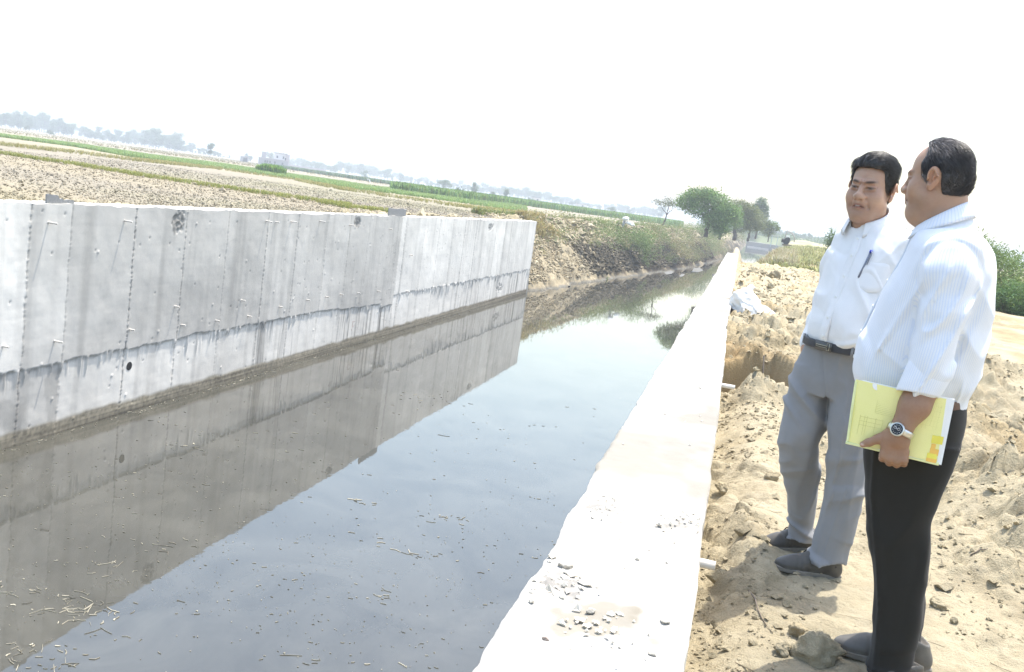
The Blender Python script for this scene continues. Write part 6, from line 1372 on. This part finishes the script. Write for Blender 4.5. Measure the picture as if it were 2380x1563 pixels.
v.loft([(1.475, -.043, .02, .063, .066, 2, -40), (1.452, -.030, .02, .095, .078, 2, -40), (1.425, -.010, .015, .140, .090, 2.1, -40), (1.385, .0, .01, .168, .103, 2.2, -40), (1.33, .0, .0, .182, .116, 2.3, -40), (1.25, -.005, -.005, .186, .127, 2.3, -40), (1.17, -.012, -.012, .188, .139, 2.3, -40), (1.08, -.020, -.022, .189, .152, 2.3, -40), (1.02, -.026, -.028, .188, .156, 2.3, -40), (.985, -.028, -.028, .186, .153, 2.3, -40), (.955, -.028, -.022, .178, .144, 2.3, -38), (.935, -.028, -.016, .160, .124, 2.3, -36), (.88, -.028, .0, .120, .09, 2.3, -34)], .01)
v.chain([((-.100, .085, 1.375), .066), ((-.128, .118, 1.25), .058), ((-.146, .128, 1.10), .0535), ((-.163, .10, 1.02), .049), ((-.179, .055, .945), .0425), ((-.182, .045, .925), .0415)], .03)
v.chain([((.118, -.085, 1.37), .070), ((.155, -.105, 1.25), .064), ((.18, -.11, 1.10), .056), ((.185, -.125, 1.0), .05), ((.185, -.14, .91), .043)], .022)
v.disp(fold_fn([((.45, 0, -.9), (.9, .3, .45), 3, 14, .013, 301, lambda x, y, z: sst(1.42-z, 0, .08)), ((.9, 0, .35), (-.35, 0, .9), 3, 13, .012, 307, lambda x, y, z: np.exp(-((z-1.0)/.07)**2)),
                ((-.6, .3, -.7), (.7, 0, -.6), 4, 15, .005, 313, lambda x, y, z: sst(x, .0, .08)), ((0, 0, 1), (1, .7, 0), 6, 22, .006, 317, lambda x, y, z: sst(1.0-z, 0, .06)), ((.3, 0, -1), (.8, .6, .2), 5, 18, .009, 319, lambda x, y, z: sst(-x, .12, .15))]))
for sg in (-1, 1):
    a0 = np.array([-.045, .012])+fdir*.09+ldir*sg*.030; a1 = np.array([-.02, .0])+fdir*.11
    v.cap((a0[0], a0[1], 1.50), (a1[0], a1[1], 1.385), .040, .012, .004, 's')
a0 = np.array([-.045, .012])+fdir*.085; v.cap((a0[0], a0[1], 1.50), (a0[0]+fdir[0]*.02, a0[1]+fdir[1]*.02, 1.40), .055, .028, .004, 's')
v.cap((-.047, .015, 1.46), (-.05, .01, 1.60), .068, .068, .004, mode='s')
V, Q = v.nets(1); shirt1 = m1.add('shirt', V, Q, WHITEC, cols=np.ones((len(V), 3)))
def collar_leaf():
    return collar(m1, shirt1, (-.045, .012), .070, .072, lambda p: 1.487-.042*np.cos(p), 270-36, R(30), WHITEC, .046, .022, .020, band=.045)
collar_leaf()
def chest(z, lat, out=0.0):
    """point on the shirt front: lat = metres sideways from the button line"""
    T = np.array([[1.475, -.043, .02, .063, .066], [1.452, -.03, .02, .095, .078], [1.425, -.01, .015, .14, .09], [1.385, 0, .01, .168, .103], [1.33, 0, 0, .182, .116], [1.25, -.005, -.005, .186, .127], [1.17, -.012, -.012, .188, .139], [1.08, -.02, -.022, .189, .152], [1.02, -.026, -.028, .188, .156], [.985, -.028, -.028, .186, .153], [.955, -.028, -.022, .178, .144]])[::-1]
    cx, cy, rx, ry = [np.interp(z, T[:, 0], T[:, k]) for k in (1, 2, 3, 4)]
    u = np.clip(lat/rx, -.98, .98); w_ = ry*(1-np.abs(u)**2.3)**(1/2.3)+out
    return np.array([cx, cy])+lat*ldir+w_*fdir
zz = np.linspace(.95, 1.392, 50)
V = np.stack([[np.r_[chest(z, l, o), z] for z in zz] for l, o in ((-.017, -.004), (-.0165, .0052), (-.014, .0065), (.014, .0065), (.0165, .0052), (.017, -.004))])
m1.add('button_placket', V.reshape(-1, 3), grid_faces(6, 50), WHITEC, parent=shirt1, cols=np.ones((300, 3)))
zb = [1.385, 1.315, 1.23, 1.145, 1.06, .985]; buttons(m1, shirt1, [np.r_[chest(z, 0, .0068), z] for z in zb], [np.r_[fdir, 0]]*6)
# breast pocket on his left with a pen
lat = np.linspace(.055, .165, 14); zp = np.linspace(0, 1, 12)
V = np.array([[np.r_[chest(1.312-(.118+.012*(1-abs(l-.11)/.055))*t_, l, .0060 if .02 < t_ < .98 and .058 < l < .162 else -.002), 1.312-(.118+.012*(1-abs(l-.11)/.055))*t_] for t_ in zp] for l in lat])
m1.add('breast_pocket', V.reshape(-1, 3), grid_faces(14, 12), WHITEC, parent=shirt1, cols=np.ones((168, 3)))
pen = empty('pen', m1.world(np.r_[chest(1.30, .072, .009), 1.30]), 'slim silver and blue pen clipped in the white shirt breast pocket', 'pen')
BLUE = simple('blue plastic', (.03, .06, .42), .35); GREYM = simple('grey pen metal', (.20, .22, .27), .35, metal=.3)
pw_ = lambda z, lt, o: m1.world(np.r_[chest(z, lt, o), z])-np.array(pen.location)
q = MB(); q.tube([pw_(1.345, .078, .006), pw_(1.29, .073, .007), pw_(1.235, .066, .006)], .0042, 10); q.build('barrel', GREYM, pen, True)
q = MB(); q.tube([pw_(1.347, .0785, .006), pw_(1.337, .0775, .006)], .0058, 10); q.build('cap', BLUE, pen, True)
q = MB(); q.tube([pw_(1.343, .083, .010), pw_(1.336, .090, .013), pw_(1.29, .084, .012)], .0020, 8); q.build('clip', GREYM, pen, True)
# trousers
GREYC = cloth('mid grey trouser cloth', (.235, .236, .240), .85, 600, None, .12)
v = Vol(np.arange(-.27, .24, .0055), np.arange(-.22, .26, .0055), np.arange(-.02, .99, .0055))
v.loft([(.975, -.028, -.022, .178, .146, 2.3, -36), (.945, -.028, -.015, .176, .140, 2.3, -34), (.90, -.035, -.004, .178, .134, 2.3, -30), (.85, -.045, 0, .180, .130, 2.3, -26), (.78, -.05, 0, .182, .128, 2.4, -22), (.73, -.052, 0, .178, .122, 2.5, -22)], .01)
v.loft([(.84, -.120, .03, .105, .105, 2.2, 0), (.776, -.138, .025, .096, .105, 2.2, 0), (.70, -.146, .015, .096, .100, 2.2, 0), (.604, -.144, .0, .095, .092, 2.2, 0), (.55, -.150, -.008, .090, .088, 2.2, 0), (.516, -.152, -.006, .088, .086, 2.2, 0), (.456, -.143, .02, .078, .080, 2.2, 0), (.364, -.122, .06, .074, .074, 2.2, 0), (.266, -.100, .10, .068, .070, 2.2, 0), (.20, -.093, .13, .064, .068, 2.2, 0), (.12, -.082, .15, .060, .070, 2.2, 0), (.055, -.080, .155, .062, .074, 2.2, 0)], .02)
v.loft([(.84, .035, -.03, .105, .105, 2.2, 0), (.74, .034, -.055, .100, .105, 2.2, 0), (.65, .036, -.075, .092, .094, 2.2, 0), (.56, .038, -.082, .078, .085, 2.2, 0), (.45, .055, -.08, .079, .080, 2.2, 0), (.36, .068, -.08, .073, .076, 2.2, 0), (.25, .062, -.08, .070, .072, 2.2, 0), (.15, .054, -.082, .072, .074, 2.2, 0), (.065, .052, -.086, .074, .080, 2.2, 0)], .018)
v.disp(fold_fn([((.75, 0, -.65), (.65, 0, .75), 4, 13, .020, 401, lambda x, y, z: np.exp(-((z-.72)/.09)**2)), ((0, 0, 1), (1, .3, 0), 2.2, 16, .011, 403, lambda x, y, z: 1.0), ((.85, 0, .5), (-.5, 0, .85), 4, 14, .020, 407, lambda x, y, z: np.exp(-((z-.42)/.10)**2)), ((1, 0, -.3), (.3, 0, 1), 4, 18, .018, 409, lambda x, y, z: sst(.2-z, 0, .1))]))
v.disp(lambda x, y, z: .004*np.exp(-((x-.030-.12*(z-.1))/.004)**2)*sst(-y, .08, .12)*sst(.62-z, 0, .05))     # pressed crease
v.disp(lambda x, y, z: -.006*np.exp(-((x+.105+(z-.85)*.28)/.006)**2)*sst(z, .70, .74)*sst(-y, .03, .07))           # fly seam
V, Q = v.nets(1); tr1 = m1.add('trousers', V, Q, GREYC, cols=np.ones((len(V), 3)))
def sec1(ph, z, o):
    a = R(-35); u, w = (.180+o)*np.sign(np.cos(ph))*np.abs(np.cos(ph))**.87, (.147+o)*np.sign(np.sin(ph))*np.abs(np.sin(ph))**.87
    return np.stack([-.028+u*math.cos(a)-w*math.sin(a), -.021+u*math.sin(a)+w*math.cos(a), z+0*ph-.008*np.clip(-np.sin(ph), 0, 1)], -1)
BELT = simple('black belt leather', (.05, .05, .055), .45, .2, 60)
V, F = ringband(sec1, .936, .970, .001); belt1 = m1.add('belt', V, F, BELT)
GOLD = simple('dark buckle enamel', (.10, .095, .085), .3, metal=.5); PALE = simple('pale gold line', (.55, .50, .38), .3, metal=.6)
def onb(ph, z, o): return sec1(np.array([ph]), z, o)[0]
def strip(ph0, ph1, z0, z1, o, mat, name, par, n=8, rad=None):
    ph = np.linspace(ph0, ph1, n); rows = [sec1(ph, z0, o-.003), sec1(ph, z0, o), sec1(ph, z1, o), sec1(ph, z1, o-.003)]
    return m1.add(name, np.stack(rows).reshape(-1, 3), grid_faces(4, n), mat, parent=par)
pc = -math.pi/2-.02
bk = strip(pc-.17, pc+.17, .934, .972, .0105, GOLD, 'buckle', belt1)
q = MB()
for P_ in ([(-.14, .9555), (.07, .9555), (.07, .967), (.12, .967), (.12, .939), (.07, .939), (.07, .948), (-.14, .948), (-.14, .9555)],):
    q.tube([onb(pc+a_, z, .0112) for a_, z in P_], .0009, 5)
m1.add('buckle_trim', np.concatenate(q.V), [np.concatenate([f for f in q.F if f.shape[1] == 4])], PALE, parent=belt1)
for pl_ in (pc+.62, pc-.75, pc+1.5): strip(pl_-.03, pl_+.03, .928, .978, .0095, GREYC, 'belt_loop', tr1, 4).data.attributes.new('tint', 'FLOAT_COLOR', 'POINT').data.foreach_set('color', np.ones(64, np.float32))
V = []   # slanted pocket opening where his hand goes in
q = MB(); q.tube([(-.196, -.035, .925), (-.206, -.04, .89), (-.212, -.045, .85)], .004, 6)
shoe(m1, (-.105, .155, -.012), 180+24, .275, 1.7, pitch=4); shoe(m1, (-.012, -.115, -.010), 180+22, .280, 1.7, pitch=-3)
SOCK = simple('dark sock', (.03, .03, .035), .9)
q = MB(); q.tube([(.062, -.086, .05), (.058, -.084, .12)], .042, 20); m1.add('sock', np.concatenate(q.V), [np.concatenate([f for f in q.F if f.shape[1] == 4])], SOCK)
# ================================================================== HAZE (the air the far trees fade into)
hm = bpy.data.materials.new('haze'); hm.use_nodes = True; ht = hm.node_tree; ht.nodes.clear()
ho = ht.nodes.new('ShaderNodeOutputMaterial'); hv = ht.nodes.new('ShaderNodeVolumePrincipled')
hv.inputs['Color'].default_value = (0.90, 0.95, 1.0, 1); hv.inputs['Density'].default_value = 0.0011; hv.inputs['Anisotropy'].default_value = 0.0
ht.links.new(hv.outputs[0], ho.inputs['Volume'])
m = MB(); m.box((0, 1900, 11.0), (4300, 2400, 13.0))
tag(m.build('haze', hm), kind='stuff')
